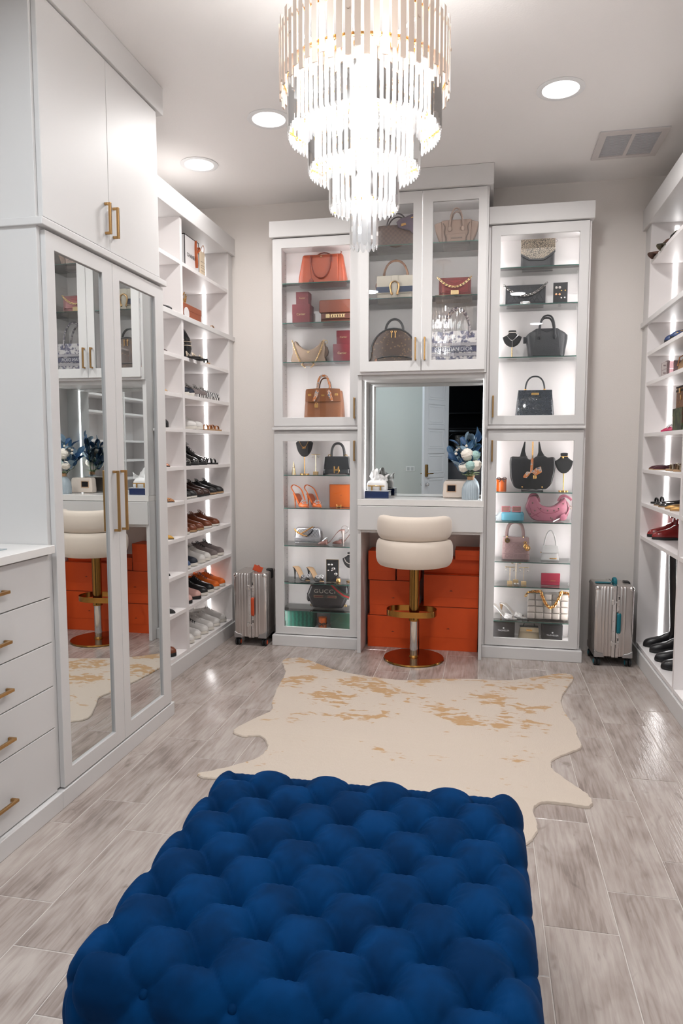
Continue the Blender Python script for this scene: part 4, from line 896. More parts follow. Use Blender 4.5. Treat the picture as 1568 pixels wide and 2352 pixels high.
for sx in (-1, 1): t.p('belt', MB().box(min(sx * .062, sx * .112), max(sx * .062, sx * .112), -.053, -.049, .163, .175), TN, .001); plate(t, 'buckle', sx * .1 - .012, sx * .1 + .012, .161, .177, -.0535, GLD, .002)
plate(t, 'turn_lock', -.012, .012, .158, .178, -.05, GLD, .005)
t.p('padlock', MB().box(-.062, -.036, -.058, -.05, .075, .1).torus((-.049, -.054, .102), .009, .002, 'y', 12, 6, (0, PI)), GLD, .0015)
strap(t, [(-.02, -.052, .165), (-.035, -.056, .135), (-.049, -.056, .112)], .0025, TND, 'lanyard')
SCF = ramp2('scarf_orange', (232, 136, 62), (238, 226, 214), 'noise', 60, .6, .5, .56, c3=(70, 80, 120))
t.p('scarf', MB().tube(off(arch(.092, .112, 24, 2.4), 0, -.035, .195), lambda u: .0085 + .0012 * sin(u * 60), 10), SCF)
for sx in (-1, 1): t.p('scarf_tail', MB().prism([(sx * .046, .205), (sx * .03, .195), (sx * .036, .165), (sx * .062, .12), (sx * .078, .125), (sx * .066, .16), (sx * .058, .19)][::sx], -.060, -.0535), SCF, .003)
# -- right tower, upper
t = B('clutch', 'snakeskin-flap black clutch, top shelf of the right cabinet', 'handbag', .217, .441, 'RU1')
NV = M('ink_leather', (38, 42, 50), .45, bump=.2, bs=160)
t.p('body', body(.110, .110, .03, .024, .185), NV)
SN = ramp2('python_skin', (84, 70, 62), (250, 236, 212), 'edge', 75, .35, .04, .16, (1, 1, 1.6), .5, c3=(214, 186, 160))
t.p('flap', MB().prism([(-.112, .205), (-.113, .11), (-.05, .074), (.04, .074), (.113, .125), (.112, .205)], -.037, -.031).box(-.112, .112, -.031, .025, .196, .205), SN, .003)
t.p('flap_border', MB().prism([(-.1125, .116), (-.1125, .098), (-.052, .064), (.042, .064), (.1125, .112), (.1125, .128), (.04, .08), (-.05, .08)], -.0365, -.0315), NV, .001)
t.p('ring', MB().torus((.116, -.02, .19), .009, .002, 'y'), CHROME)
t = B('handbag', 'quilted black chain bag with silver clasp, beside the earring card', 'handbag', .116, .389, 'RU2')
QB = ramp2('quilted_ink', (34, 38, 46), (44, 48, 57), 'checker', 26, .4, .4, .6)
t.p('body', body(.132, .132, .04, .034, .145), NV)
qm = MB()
for k in range(7): qm.tube([(-.09 + k * .03 - .035, -.041, .14), (-.09 + k * .03 + .035 if k < 6 else .125, -.0415, .03)], .0012, 4).tube([(-.09 + k * .03 + .035, -.041, .14), (-.09 + k * .03 - .035, -.0415, .03)], .0012, 4)
t.p('flap', MB().box(-.13, .13, -.041, -.036, .028, .146), NV, .004); t.p('quilting', qm, M('stitch_dark', (24, 26, 32), .5))
fm = MB()
for q in (0, .01): fm.ringbox(-.132 + q, .132 - q, .004 + q, .144 - q, -.126 + q, .126 - q, .01 + q, .138 - q, -.0425, -.040)
t.p('piped_border', fm, NV, .001)
t.p('clasp', MB().se([(.0, .03, .007, 5), (.006, .033, .009, 5), (.026, .033, .009, 5), (.031, .03, .007, 5)]).xf(Matrix.Translation((0, -.044, .004))), CHROME)
t.p('chain', chain(sag(-.14, .14, .142, .155, .075, -.05, 24), .0085, .0026), M('dark_chrome', (150, 148, 146), .2, 1.0))
def earcard(x0, x1, key, h, label, studs, bg=(20, 22, 28), y=5.06):
    t = B('earring_card', label, 'jewellery display', x0, x1, key, y, group='black earring cards'); w = (x1 - x0) / 2
    t.p('card', MB().box(-w, w, -.004, .004, 0, h), M('card_black', bg, .6), .0015); t.p('easel', MB().prism([(-.01, 0), (.01, 0), (.006, h * .7), (-.006, h * .7)], .004, .006).box(-.01, .01, .004, .04, 0, .003), MC['card_black'])
    if key == 'LL4': t.p('rim', MB().ringbox(-w - .002, w + .002, 0, h + .002, -w, w, .002, h, -.0045, .005), LG)
    for i, (x, z, r, k) in enumerate(studs):
        mt = {'g': GLD, 's': CHROME, 'p': M('pearl', (236, 226, 218), .25, coat=.5), 'r': M('rose_gold', (206, 150, 118), .25, 1.0)}[k]
        t.p('earring', MB().ball((x * w * 2, -.006, z * h), r, .004, r, 10, 6), mt)
earcard(.434, .527, 'RU2', .15, 'black card with paired stud earrings beside the quilted bag', [(-.3, .78, .009, 'p'), (-.06, .78, .009, 'p'), (-.3, .48, .008, 'r'), (-.06, .48, .008, 'r'), (.06, .64, .005, 'g'), (.32, .64, .005, 'g'), (.06, .32, .006, 's'), (.3, .33, .006, 's')])
def bust(x, key, label, h, zb, sc=1.0, jewel='', y=YI, stand=True, neck=True):
    t = T('necklace_bust', label, 'jewellery display', (x, y, SH[key]), group='black necklace busts')
    BV = M('black_velvet', (18, 18, 22), .85, sheen=.2); w = .062 * sc
    t.p('base_plate', MB().lathe([(.001, 0), (.034 * sc, 0), (.034 * sc, .006), (.001, .0065)], 24), GLD)
    t.p('pole', MB().lathe([(.001, .004), (.0035, .004), (.0035, zb + .03), (.001, zb + .03)], 10), GLD)
    H_ = h - zb
    o = [(0, zb), (-w * .42, zb + H_ * .06), (-w * .8, zb + H_ * .26), (-w, zb + H_ * .56), (-w * .9, zb + H_ * .62), (-w * .5, zb + H_ * .74), (-w * .38, zb + H_ * .84), (-w * .4, zb + H_ * .97), (0, zb + H_)]
    o = o + [(-a, b) for a, b in reversed(o[1:-1])]
    t.p('bust', MB().puff(o, .03, .013), BV)
    nz_ = zb + H_ * .78
    if 'choker' in jewel: t.p('choker', MB().tube([(w * .42 * cos(a), -.018 - .004 * sin(a), nz_ + .008 - .0 * a) for a in [PI + PI * k / 10 for k in range(11)]] , .0032, 6), M('pearl', (236, 226, 218), .25, coat=.5))
    if 'vee' in jewel: t.p('necklace', MB().tube([(-w * .6, -.017, zb + H_ * .7), (-w * .3, -.019, zb + H_ * .48), (0, -.019, zb + H_ * .38), (w * .3, -.019, zb + H_ * .48), (w * .6, -.017, zb + H_ * .7)], .0022, 6), CHROME if 'silver' in jewel else GLD)
    if 'drop' in jewel: t.p('pendant_chain', MB().tube([(0, -.019, zb + H_ * .38), (0, -.019, zb - .04)], .0012, 5), CHROME)
    if 'link' in jewel: t.p('pendant', MB().torus((-.006, -.02, zb + H_ * .38), .007, .002, 'y').torus((.006, -.02, zb + H_ * .38), .007, .002, 'y'), GLD)
    if 'clover' in jewel: t.p('bracelet', MB().tube([(w * .42 * cos(a), -.018, nz_ + .006) for a in [PI * k / 8 for k in range(9)]], .002, 6).ball((-.01, -.021, nz_), .007, .003, .007), GLD)
    if 'star' in jewel: t.p('pendant', MB().ball((0, -.02, zb + H_ * .62), .006, .003, .006), CHROME)
    if 'pearls' in jewel: t.p('pearl_string', MB().tube([(-w * .75, -.016, zb + H_ * .62), (-w * .5, -.019, zb + H_ * .4), (0, -.02, zb + H_ * .3), (w * .5, -.019, zb + H_ * .4), (w * .75, -.016, zb + H_ * .62)], .003, 6), MC['pearl'])
bust(.172, 'RU3', 'black necklace bust with choker and drop chain, left of black satchel', .2, .085, 1.03, 'choker vee silver drop')
t = B('handbag', 'large black structured bag with rounded handles and angular sides', 'handbag', .255, .547, 'RU3')
AB = M('ink_grain_leather', (42, 45, 52), .42, bump=.3, bs=220)
t.p('body', MB().se([(0, .112, .05, 5), (.008, .118, .056, 5), (.06, .126, .054, 4), (.13, .138, .04, 3.2), (.155, .138, .034, 3), (.175, .118, .028, 4), (.196, .082, .018, 5), (.2, .078, .014, 5)], 40), AB)
t.p('front_panel', MB().prism([(-.094, .006), (.094, .006), (.072, .196), (-.072, .196)], -.058, -.05).xf(Matrix.Rotation(-.12, 4, 'X') @ Matrix.Translation((0, .0, 0))), AB, .004)
t.p('collar', MB().prism([(-.05, .198), (.05, .198), (0, .172)], -.04, -.034), AB, .001)
strap(t, off(arch(.1, .13, 18, 2.6), 0, -.044, .155), .0065, AB); strap(t, off(arch(.1, .13, 18, 2.6), 0, .02, .15), .0065, AB)
for x in (-.05, .05): t.p('handle_base', MB().ball((x, -.046, .145), .014, .006, .02), AB)
t.p('side_tag', MB().box(-.155, -.135, -.012, -.006, .105, .15), AB, .002)
t = B('handbag', 'navy crocodile top-handle bag with gold turn lock, lower right shelf', 'handbag', .201, .464, 'RU4')
CRC = ramp2('navy_croc', (18, 24, 36), (44, 54, 70), 'edge', 95, .18, .02, .12, (1, 1, 1.3), .6, coat=.4)
t.p('body', MB().se([(0, .126, .045, 7), (.006, .13, .05, 7), (.1, .122, .036, 7), (.168, .114, .024, 7), (.176, .11, .02, 7)], 40), CRC)
t.p('flap', MB().prism([(-.113, .18), (-.115, .118), (-.11, .112), (.11, .112), (.115, .118), (.113, .18)], -.043, -.038).xf(Matrix.Translation((0, .012, 0)) @ Matrix.Rotation(.0, 4, 'X')), CRC, .002)
t.p('belt', MB().box(-.1, .1, -.036, -.031, .146, .158), CRC, .001); plate(t, 'turn_lock', -.024, .024, .145, .16, -.034, GLD, .005)
strap(t, off(arch(.128, .095, 18, 2.3), 0, 0, .18), .0055, NV)
for x in (-.064, .064): t.p('handle_ring', MB().ball((x, 0, .184), .008, .006, .009), GLD)
# -- centre cabinet
YK2 = 5.03
t = B('handbag', 'brown checkered tote with draped scarf, top left of the wall cabinet', 'handbag', -.78, -.47, 'CL1', YK2)
DM = ramp2('damier_brown', (74, 52, 44), (108, 80, 66), 'checker', 62, .45, .49, .51)
t.p('body', body(.148, .135, .05, .035, .18), DM)
for x in (-.07, .07): pass
strap(t, off(arch(.14, .09, 16), 0, -.03, .165), .005, M('dark_plum_leather', (58, 40, 44), .5)); strap(t, off(arch(.14, .085, 16), 0, .03, .165), .005, MC['dark_plum_leather'])
SCP = ramp2('scarf_plum', (56, 44, 66), (90, 66, 84), 'noise', 30, .6, .4, .6)
t.p('scarf', MB().puff([(.0, .19), (.03, .215), (.06, .22), (.1, .235), (.14, .235), (.15, .2), (.14, .13), (.12, .1), (.09, .13), (.05, .14), (.01, .155)], .03, .012, y=-.05), SCP)
t.p('scarf_trim', MB().prism([(.035, .155), (.07, .165), (.064, .178), (.035, .172)], -.07, -.064).prism([(.1, .205), (.14, .212), (.13, .218), (.105, .214)], -.07, -.064), GLD)
t = B('handbag', 'taupe leather tote with tall round handles and flared wings', 'handbag', -.372, -.062, 'CR1', YK2)
TP = M('taupe_leather', (168, 140, 124), .5, bump=.2, bs=200); TPD = M('taupe_dark', (122, 98, 86), .5)
t.p('body', body(.098, .104, .05, .035, .19), TP)
for sx in (-1, 1): t.p('wing', MB().prism([(sx * .09, .006), (sx * .1, .01), (sx * .142, .12), (sx * .15, .168), (sx * .1, .182), (sx * .094, .1)][::sx], -.03, .03), TP, .006)
fp = MB()
for sx in (-1, 1): fp.tube([(sx * .075, -.053, .02), (sx * .07, -.05, .06), (sx * .082, -.046, .10), (sx * .078, -.043, .14), (sx * .09, -.04, .165)], .0035, 6)
t.p('curved_piping', fp, TPD)
t.p('front_pocket', MB().box(-.062, .062, -.056, -.048, .03, .09), TP, .003); t.p('zip', MB().box(-.035, .04, -.058, -.055, .058, .066), TPD, .001)
for y in (-.045, .03):
    strap(t, off(arch(.088, .135, 18, 2.2), 0, y, .125), .0055, TP)
    for x in (-.044, .044): t.p('handle_base', MB().ball((x, y - .003, .125), .013, .006, .018), TP)
t = B('handbag', 'cream and navy striped bag with a bamboo handle and horseshoe clasp', 'handbag', -.777, -.49, 'CL2', YK2)
CRM_ = M('cream_leather', (226, 216, 198), .45, bump=.15, bs=140); NVS = M('navy_stripe', (34, 58, 92), .5); RDS = M('red_stripe', (140, 30, 40), .5)
t.p('body', body(.132, .122, .05, .04, .172), CRM_)
t.p('flap', MB().prism([(-.125, .18), (-.132, .06), (.132, .06), (.125, .18)], -.056, -.05), CRM_, .003)
t.p('stripe', MB().prism([(-.1285, .105), (-.1315, .066), (.1315, .066), (.1285, .105)], -.0585, -.0555), NVS, .001)
t.p('base_stripe', MB().box(-.132, .132, -.056, -.05, .004, .022), RDS, .001)
t.p('centre_tab', MB().prism([(-.022, .18), (-.022, .05), (-.02, .03), (-.01, .015), (.01, .015), (.02, .03), (.022, .05), (.022, .18)], -.063, -.059), CRM_, .002)
hs = [(-.02, -.066, .055), (-.026, -.067, .075), (-.03, -.067, .1), (-.024, -.067, .125), (0, -.067, .138), (.024, -.067, .125), (.03, -.067, .1), (.026, -.067, .075), (.02, -.066, .055)]
t.p('horseshoe_clasp', MB().tube(hs, .006, 8).ball(hs[0], .009, .006, .011).ball(hs[-1], .009, .006, .011), M('bronze_clasp', (168, 134, 90), .3, 1.0))
BAM = ramp2('bamboo', (150, 92, 52), (188, 128, 82), 'noise', 30, .35, .35, .65)
hm = MB().tube(off(arch(.168, .125, 30, 2.2), 0, 0, .168), lambda u: .0075 + .0018 * (abs(sin(u * 7 * PI)) > .96), 10); t.p('bamboo_handle', hm, BAM)
for x in (-.084, .084): t.p('handle_ring', MB().torus((x, 0, .165), .011, .003, 'y'), GLD)
t.p('side_web', MB().ball((-.13, 0, .12), .012, .03, .03), M('web_red_green', (150, 50, 44), .6))
t = B('book', 'tan display book lying flat under the red chain bag', 'book', -.357, -.101, 'CR2', YK2)
t.p('cover', MB().box(-.125, .125, -.07, .07, .0, .003).box(-.125, .125, -.07, .07, .027, .03).box(-.125, -.121, -.07, .07, 0, .03), M('book_tan', (190, 162, 128), .6), .001); t.p('pages', MB().box(-.12, .12, -.066, .066, .003, .027), M('pages', (214, 196, 170), .8))
t = T('handbag', 'small red chevron-quilted bag with gold chain, on the tan book', 'handbag', (-.222, YK2, SH['CR2'] + .0305))
RL = M('red_leather', (158, 26, 34), .38, bump=.1, bs=150); RLD = M('red_leather_dark', (128, 18, 26), .4)
t.p('body', body(.108, .108, .035, .03, .118), RL); t.p('flap', MB().box(-.106, .106, -.037, -.032, .024, .12), RL, .003)
cv = MB()
for k in range(4): cv.tube([(-.07, -.038, .105 - k * .022), (0, -.0385, .075 - k * .022 + .005), (.07, -.038, .105 - k * .022)], .0013, 4)
t.p('chevron_quilting', cv, RLD); t.p('piped_border', MB().ringbox(-.108, .108, .002, .12, -.1, .1, .01, .112, -.039, -.036).ringbox(-.096, .096, .014, .108, -.09, .09, .02, .102, -.039, -.036), RLD, .001)
t.p('clasp', MB().box(-.027, .027, -.046, -.037, .004, .036), LG, .003); t.p('chain', chain(sag(-.112, .112, .12, .122, .065, -.046, 22), .0075, .0024), LG)
t = B('backpack', 'small brown monogram dome backpack with black handle, lower left wall cabinet', 'backpack', -.803, -.478, 'CL3', YK2)
MG = ramp2('monogram_brown', (150, 116, 78), (84, 60, 50), 'cell', 52, .45, .2, .34)
o = [(-.158, 0), (-.16, .05), (-.158, .09)] + [(-.158 * cos(a), .09 + .155 * sin(a)) for a in [PI * k / 18 for k in range(1, 18)]] + [(.158, .09), (.16, .05), (.158, 0)]
t.p('body', MB().puff(o, .11, .018), MG)
rim = MB().tube([(x * .995, -.05, z) for x, z in o[2:-2]], .0055, 6); t.p('black_piping', rim, BLACKL)
t.p('pocket_zip', MB().tube([(-.13, -.058, .035), (-.06, -.06, .05), (.06, -.06, .05), (.13, -.058, .035)], .004, 6), BLACKL)
t.p('front_pocket', MB().puff([(-.14, .0), (-.135, .03), (-.06, .046), (.06, .046), (.135, .03), (.14, .0)], .02, .006, y=-.056), MG)
strap(t, off(arch(.125, .082, 18, 2.0), 0, 0, .235), .0085, BLACKL)
for x in (-.012, .014): t.p('zip_pull', MB().box(x - .003, x + .003, -.064, -.06, .18, .215).torus((x, -.06, .222), .006, .002, 'y'), GLD, .001)
t.p('small_tag', MB().box(-.128, -.112, -.072, -.068, .006, .032).torus((-.118, -.068, .038), .005, .0015, 'y'), M('tag_tan', (196, 138, 110), .5), .001)
t = B('handbag', 'large white and navy printed tote with lettered navy band', 'handbag', -.395, -.05, 'CR3', YK2)
TJ = ramp2('toile_print', (90, 90, 122), (252, 246, 244), 'noise', 34, .7, .46, .54, detail=6)
t.p('body', body(.168, .172, .055, .05, .215, 7, .006), TJ)
t.p('lettered_band', MB().box(-.17, .17, -.061, -.055, .072, .106), M('band_navy', (36, 40, 84), .6), .001)
WT = M('lettering_white', (250, 250, 250), .6); lettering(t, 'CHRISTIAN DIOR', .036, WT, (-.002, -.0616, .089), sx=.92)
bm_ = MB()
for z in (.125, .055): bm_.box(-.17, .17, -.0595, -.055, z - .012, z + .008)
t.p('ribbed_band', bm_, ramp2('ribbed_grey', (150, 146, 158), (206, 200, 202), 'wave', 160, .7, .4, .6), .001)
for y in (-.05, .045): strap(t, off(arch(.178, .19, 24, 2.1), .02, y, .18), .0075, SN if False else ramp2('handle_print', (70, 66, 84), (214, 204, 204), 'noise', 70, .7, .47, .53))
# -- left tower, lower
t = T('ring_cone', 'small gold ring cone at the far left of the bust shelf', 'jewellery display', (-1.402, YI, SH['LL1']))
t.p('cone', MB().lathe([(.001, 0), (.0165, 0), (.0165, .004), (.001, .095)], 20), LG); t.p('ring', MB().torus((0, 0, .05), .009, .002, 'z'), M('ring_dark', (90, 84, 80), .3, 1.0))
bust(-1.318, 'LL1', 'black necklace bust with gold linked pendant, beside black croc bag', .31, .13, 1.05, 'vee link')
def earstand(x, key, h, w, label, drops, y=YI):
    t = T('earring_stand', label, 'jewellery display', (x, y, SH[key]), group='gold earring T-stands')
    t.p('base_block', MB().box(-.018, .018, -.014, .014, 0, .022), M('pale_gold_block', (214, 184, 138), .35, .6), .001)
    t.p('pole', MB().lathe([(.001, .02), (.0015, .02), (.0015, h), (.001, h)], 8), LG); t.p('cross_bar', MB().box(-w, w, -.003, .003, h - .003, h + .003), LG, .001)
    d = MB()
    for sx in (-1, 1):
        if drops == 'hoop': d.torus((sx * w * .65, -.004, h - .012), .009, .0018, 'y', 12, 5, (PI, 2 * PI))
        elif drops == 'disc': d.ball((sx * w * .85, -.006, h - .004), .011, .003, .011)
        else: d.ball((sx * w * .8, -.005, h - .022), .006).tube([(sx * w * .8, -.004, h), (sx * w * .8, -.005, h - .018)], .001, 4)
    t.p('earrings', d, MC['pearl'] if drops == 'pearl' else (CHROME if drops == 'hoop' else M('taupe_disc', (170, 150, 130), .4, .5)))
earstand(-1.232, 'LL1', .148, .033, 'gold T-stand with small hoop earrings, left of black croc bag', 'hoop')
t = B('handbag', 'black croc-embossed curved bag with gold letter clasp, upper left shelf', 'handbag', -1.172, -.955, 'LL1')
CB = ramp2('black_croc', (16, 17, 20), (46, 50, 56), 'edge', 80, .2, .02, .12, (1, 1, 1.2), .6, coat=.4)
t.p('body', MB().se([(0.008, .100, .045, 6), (.012, .104, .05, 6), (.06, .098, .045, 6), (.115, .088, .034, 6), (.135, .084, .028, 6)], 36).prism([(-.104, .0), (-.09, .0), (-.03, .014), (.03, .014), (.09, .0), (.104, .0), (.1, .03), (-.1, .03)], -.044, .044), CB)
t.p('flap', MB().prism([(-.088, .132), (-.098, .042), (.098, .042), (.088, .132)], -.05, -.042), CB, .003)
o = [(-.02, 0), (-.012, 0), (-.012, .018), (.012, .018), (.012, 0), (.02, 0), (.02, .05), (.012, .05), (.012, .03), (-.012, .03), (-.012, .05), (-.02, .05)]
t.p('letter_clasp', MB().prism([(a, b + .012) for a, b in o], -.056, -.051).torus((0.003, -.054, .03), .019, .0035, 'y', 12, 6, (-PI / 2, PI / 2)), GLD, .001)
strap(t, off(arch(.098, .1, 20, 2.5), 0, 0, .13), .0095, BLACKL, n=10)
for x in (-.062, .062): t.p('handle_ring', MB().torus((x, -.01, .138), .009, .003, 'y'), GLD)
# orange slingback pumps and other heels are built by the shoe makers below
t = B('gift_box', 'square orange box standing behind a gold H clip, second shelf', 'box', -1.124, -.95, 'LL2', 5.12)
OR2 = M('bright_orange_card', (236, 112, 12), .5); t.p('box', MB().box(-.085, .085, -.025, .025, 0, .168), OR2, .001, False); t.p('lid', MB().box(-.087, .087, -.029, -.012, -.0, .17), OR2, .001, False); emblem(t, 0, .088, -.029, .009)
t.p('piping', MB().ringbox(-.0875, .0875, 0.0, .1705, -.085, .085, .0025, .168, -.0297, -.0287), BRN)
t = B('bracelet', 'gold H-shaped clasp bracelet lying before the orange box', 'jewellery', -1.09, -.99, 'LL2', 5.03)
t.p('clasp', MB().box(-.018, -.012, -.008, .0, 0.0, .026).box(.012, .018, -.008, 0, 0, .026).box(-.012, .012, -.008, 0, .010, .016), GLD, .001); t.p('band', MB().tube([(.034 * cos(a), .026 + .026 * sin(a), .011) for a in [-PI * .33 + 2 * PI * .83 * k / 20 for k in range(21)]], .008, 6, flat=.2), GLD)
t = B('handbag', 'metallic silver quilted camera bag with mixed chains', 'handbag', -1.398, -1.18, 'LL3')
SL = M('silver_leather', (196, 196, 200), .3, .85, bump=.25, bs=40)
t.p('body', MB().puff([(-.098, .004), (-.1, .06), (-.096, .1), (-.084, .122), (.08, .124), (.094, .11), (.102, .06), (.1, .02), (.09, .0), (-.09, 0)], .075, .014), SL)
q = MB()
for k in range(8): q.tube([(-.085 + k * .024, -.0385, .115), (max(-.096, -.085 + k * .024 - .05), -.0385, .055)], .0012, 4).tube([(-.085 + k * .024, -.0385, .115), (min(.096, -.085 + k * .024 + .05), -.0385, .055)], .0012, 4)
t.p('quilting', q, M('silver_seam', (132, 132, 138), .4, .8)); t.p('base_panel', MB().puff([(-.099, .006), (-.1, .05), (0, .04), (.101, .05), (.099, .008)], .078, .006), M('silver_smooth', (186, 186, 190), .25, .9))
t.p('chain', chain([(-.1, -.03, .11), (-.075, -.045, .085), (-.03, -.047, .066), (0, -.047, .06)], .0055, .0016).add(chain([(-.095, -.035, .1), (-.05, -.046, .075), (0.0, -.047, .105), (.04, -.03, .13)], .0055, .0016)), GLD)
t.p('dark_chain', chain([(0, -.047, .06), (.03, -.046, .085), (.05, -.03, .125)], .0055, .0018), M('gunmetal', (50, 52, 60), .3, .9)); t.p('tassel', MB().se([(.02, .012, .008, 3, .108, -.01), (.07, .008, .006, 3, .106, -.01), (.1, .004, .004, 3, .103, -.01)]), M('tassel_grey', (136, 130, 130), .5, .5))
earcard(-1.141, -1.05, 'LL4', .168, 'gold-rimmed black card with silver brooches beside bow heels', [(-.3, .78, .008, 's'), (-.05, .78, .008, 's'), (-.34, .52, .006, 's'), (.08, .6, .013, 's'), (.28, .36, .012, 's'), (-.06, .52, .006, 's'), (.28, .5, .003, 's')])
t = T('perfume_bottle', 'tiny gold bottle with dark beaded cap before the black card', 'bottle', (-1.043, 5.02, SH['LL4']))
t.p('bottle', MB().lathe([(.001, 0), (.014, 0), (.017, .008), (.0165, .025), (.011, .036), (.001, .037)], 16), GLD); cp = MB()
for k in range(7): cp.ball((.009 * cos(k * .9), .009 * sin(k * .9), .042), .0055)
t.p('cap', cp.ball((0, 0, .048), .007), M('cap_dark', (70, 66, 66), .3, .5))
bust(-.965, 'LL4', 'black necklace bust cut by the door frame, with pearl string', .225, .1, 1.0, 'choker star pearls', 5.1)
t = B('belt_bag', 'black belt bag with printed name and red-green strap', 'handbag', -1.329, -.95, 'LL5', 5.1)
BB = M('black_smooth_leather', (38, 36, 40), .36, bump=.1, bs=50)
o = [(-.085, .195), (-.12, .185), (-.132, .17), (-.152, .12), (-.158, .105), (-.14, .06), (-.115, .02), (-.09, .006), (.09, .006), (.12, .02), (.15, .08), (.17, .12), (.168, .17), (.15, .19), (.1, .195)]
t.p('body', MB().puff(o, .09, .026), BB)
lettering(t, 'GUCCI', .042, M('print_pale', (196, 190, 178), .6), (-.015, -.0465, .135), (0, 0, 0), 1.1, 1.2)
t.p('print_bar', MB().box(-.095, .07, -.047, -.044, .09, .102), M('print_red', (108, 40, 40), .6), .003); t.p('print_rim', MB().ringbox(-.099, .074, .087, .105, -.095, .07, .09, .102, -.0475, -.045), M('print_gold', (150, 128, 90), .5)); t.p('print_emblem', MB().torus((-.018, -.048, .096), .009, .003, 'y').torus((-.004, -.048, .096), .009, .003, 'y'), M('print_green', (50, 62, 54), .5))
t.p('top_zip', MB().tube([(-.125, -.036, .178), (-.08, -.04, .188), (.06, -.04, .19), (.13, -.036, .186)], .0028, 6), M('zip_rose', (140, 90, 74), .4, .6))
st = [(.03, -.05, .196), (.08, -.055, .15), (.13, -.06, .115), (.175, -.06, .1)]
def ribbon(pts, w, th=.002, dirv=(0, 0, 1)):
    rg = []
    for i, p in enumerate(pts):
        a = Vector(pts[min(i + 1, len(pts) - 1)]) - Vector(pts[max(0, i - 1)]); a.normalize(); s_ = a.cross(Vector((0, -1, 0))).normalized() * w; n_ = Vector((0, -th, 0)); p = Vector(p)
        rg.append([p - s_, p + s_, p + s_ + n_, p - s_ + n_])
    return MB().quadring(rg)
t.p('web_strap', ribbon(st, .018), M('web_green', (24, 66, 48), .7)); t.p('strap_stripe', ribbon([(a, b - .0022, c) for a, b, c in st], .0065), M('web_red', (168, 22, 26), .7))
t.p('strap_end', MB().ball((-.148, 0, .075), .016, .02, .03), BB); t.p('strap_clip', MB().torus((-.12, -.03, .025), .008, .0025, 'y').torus((.14, -.03, .03), .008, .0025, 'y'), GLD)
GRN = ramp2('green_wave_box', (4, 84, 70), (22, 118, 98), 'wave', 34, .35, .3, .7, (.3, 1, 1)); GRN2 = M('dark_green_box', (24, 70, 54), .4, bump=.3, bs=60)
t = B('watch_box', 'green wave-patterned box at bottom left of the left cabinet', 'box', -1.452, -1.24, 'LL6', 5.08)
t.p('box', MB().box(-.103, .103, -.06, .08, 0, .07), GRN, .002, False); t.p('lid', MB().box(-.106, .106, -.063, .083, .06, .14), GRN, .002, False); t.p('stud', MB().ball((.0, -.064, .012), .004), GLD)
t = B('watch_box', 'darker green box at bottom right of the left cabinet', 'box', -1.105, -.91, 'LL6', 5.08)
t.p('box', MB().box(-.094, .094, -.06, .08, 0, .07), GRN2, .002, False); t.p('lid', MB().box(-.097, .097, -.063, .083, .06, .142), GRN2, .002, False); t.p('stud', MB().ball((.0, -.064, .012), .004), GLD)
def tin(x, y, z, r, h, label, bow):
    t = T('ribbon_tin', label, 'box', (x, y, z)); t.p('tin', MB().lathe([(.001, 0), (r, 0), (r, h), (.001, h)], 28), M('tin_orange', (232, 104, 16), .4)); t.p('lid', MB().lathe([(.001, h + .001), (r + .001, h), (r + .001, h - .02), (r, h - .02)], 28), MC['tin_orange'])
    BR_ = M('ribbon_brown', (52, 36, 32), .6); z_ = bow; m = MB().tube([((r + .001) * cos(a), (r + .001) * sin(a), z_) for a in [2 * PI * k / 24 for k in range(24)]], .003, 5, closed=True)
    for s_ in (-1, 1): m.tube([(0, -r - .003, z_), (s_ * .02, -r - .012, z_ + .012), (s_ * .032, -r - .01, z_ + .002), (s_ * .012, -r - .008, z_ - .006), (0, -r - .003, z_)], .0025, 5).tube([(0, -r - .003, z_), (s_ * .02, -r - .006, z_ - .022)], .0025, 5)
    t.p('ribbon', m, BR_)
tin(-1.172, 5.06, SH['LL6'], .031, .09, 'small round orange tin with brown ribbon between the green boxes', .045)
tin(.118, 5.06, SH['RL1'], .034, .088, 'orange ribboned tin at left of the big black tote', .086)
# -- right tower, lower
t = B('tote_bag', 'big glossy black tote hung on a gold stand with scarf charm', 'handbag', .176, .479, 'RL1', 5.1)
BT = M('glossy_black_leather', (40, 38, 42), .26, bump=.05, bs=12)
o = [(-.15, .235), (-.153, .15), (-.148, .09), (-.125, .035), (-.1, .018), (-.06, .014), (.07, .014), (.1, .02), (.13, .055), (.142, .1), (.152, .15), (.152, .19), (.146, .235), (.1, .236), (.075, .25), (.056, .28), (.045, .345), (.038, .345), (.038, .27), (.03, .245), (.0, .224), (-.03, .225), (-.045, .25), (-.052, .28), (-.05, .345), (-.058, .345), (-.075, .285), (-.095, .24)]
ob = [p for p in o if p[1] < .26]; t.p('body', MB().puff(ob, .07, .012), BT)
for q in (([(-.088, .232), (-.04, .238), (-.052, .28), (-.05, .345), (-.058, .345), (-.075, .285)]), ([(.028, .238), (.09, .232), (.06, .28), (.045, .345), (.038, .345), (.038, .27)])): t.p('strap', MB().puff(q, .02, .002), BT)
t.p('gold_post', MB().lathe([(.001, .2), (.005, .2), (.005, .345), (.001, .345)], 12), GLD)
t.p('front_strap', MB().tube([(-.004, -.037, .228), (-.006, -.044, .18), (-.008, -.046, .13)], lambda u: .008 + .0015 * sin(u * 40), 8), SCF)
for s_ in (-1, 1): t.p('scarf_tail', MB().prism([(-.008, .135), (s_ * .03 - .01, .15 + s_ * .012), (s_ * .058 - .004, .14 + s_ * .034), (s_ * .062, .115 + s_ * .02), (s_ * .03 - .01, .1 + s_ * .008)][::s_], -.056, -.048), SCF, .003)
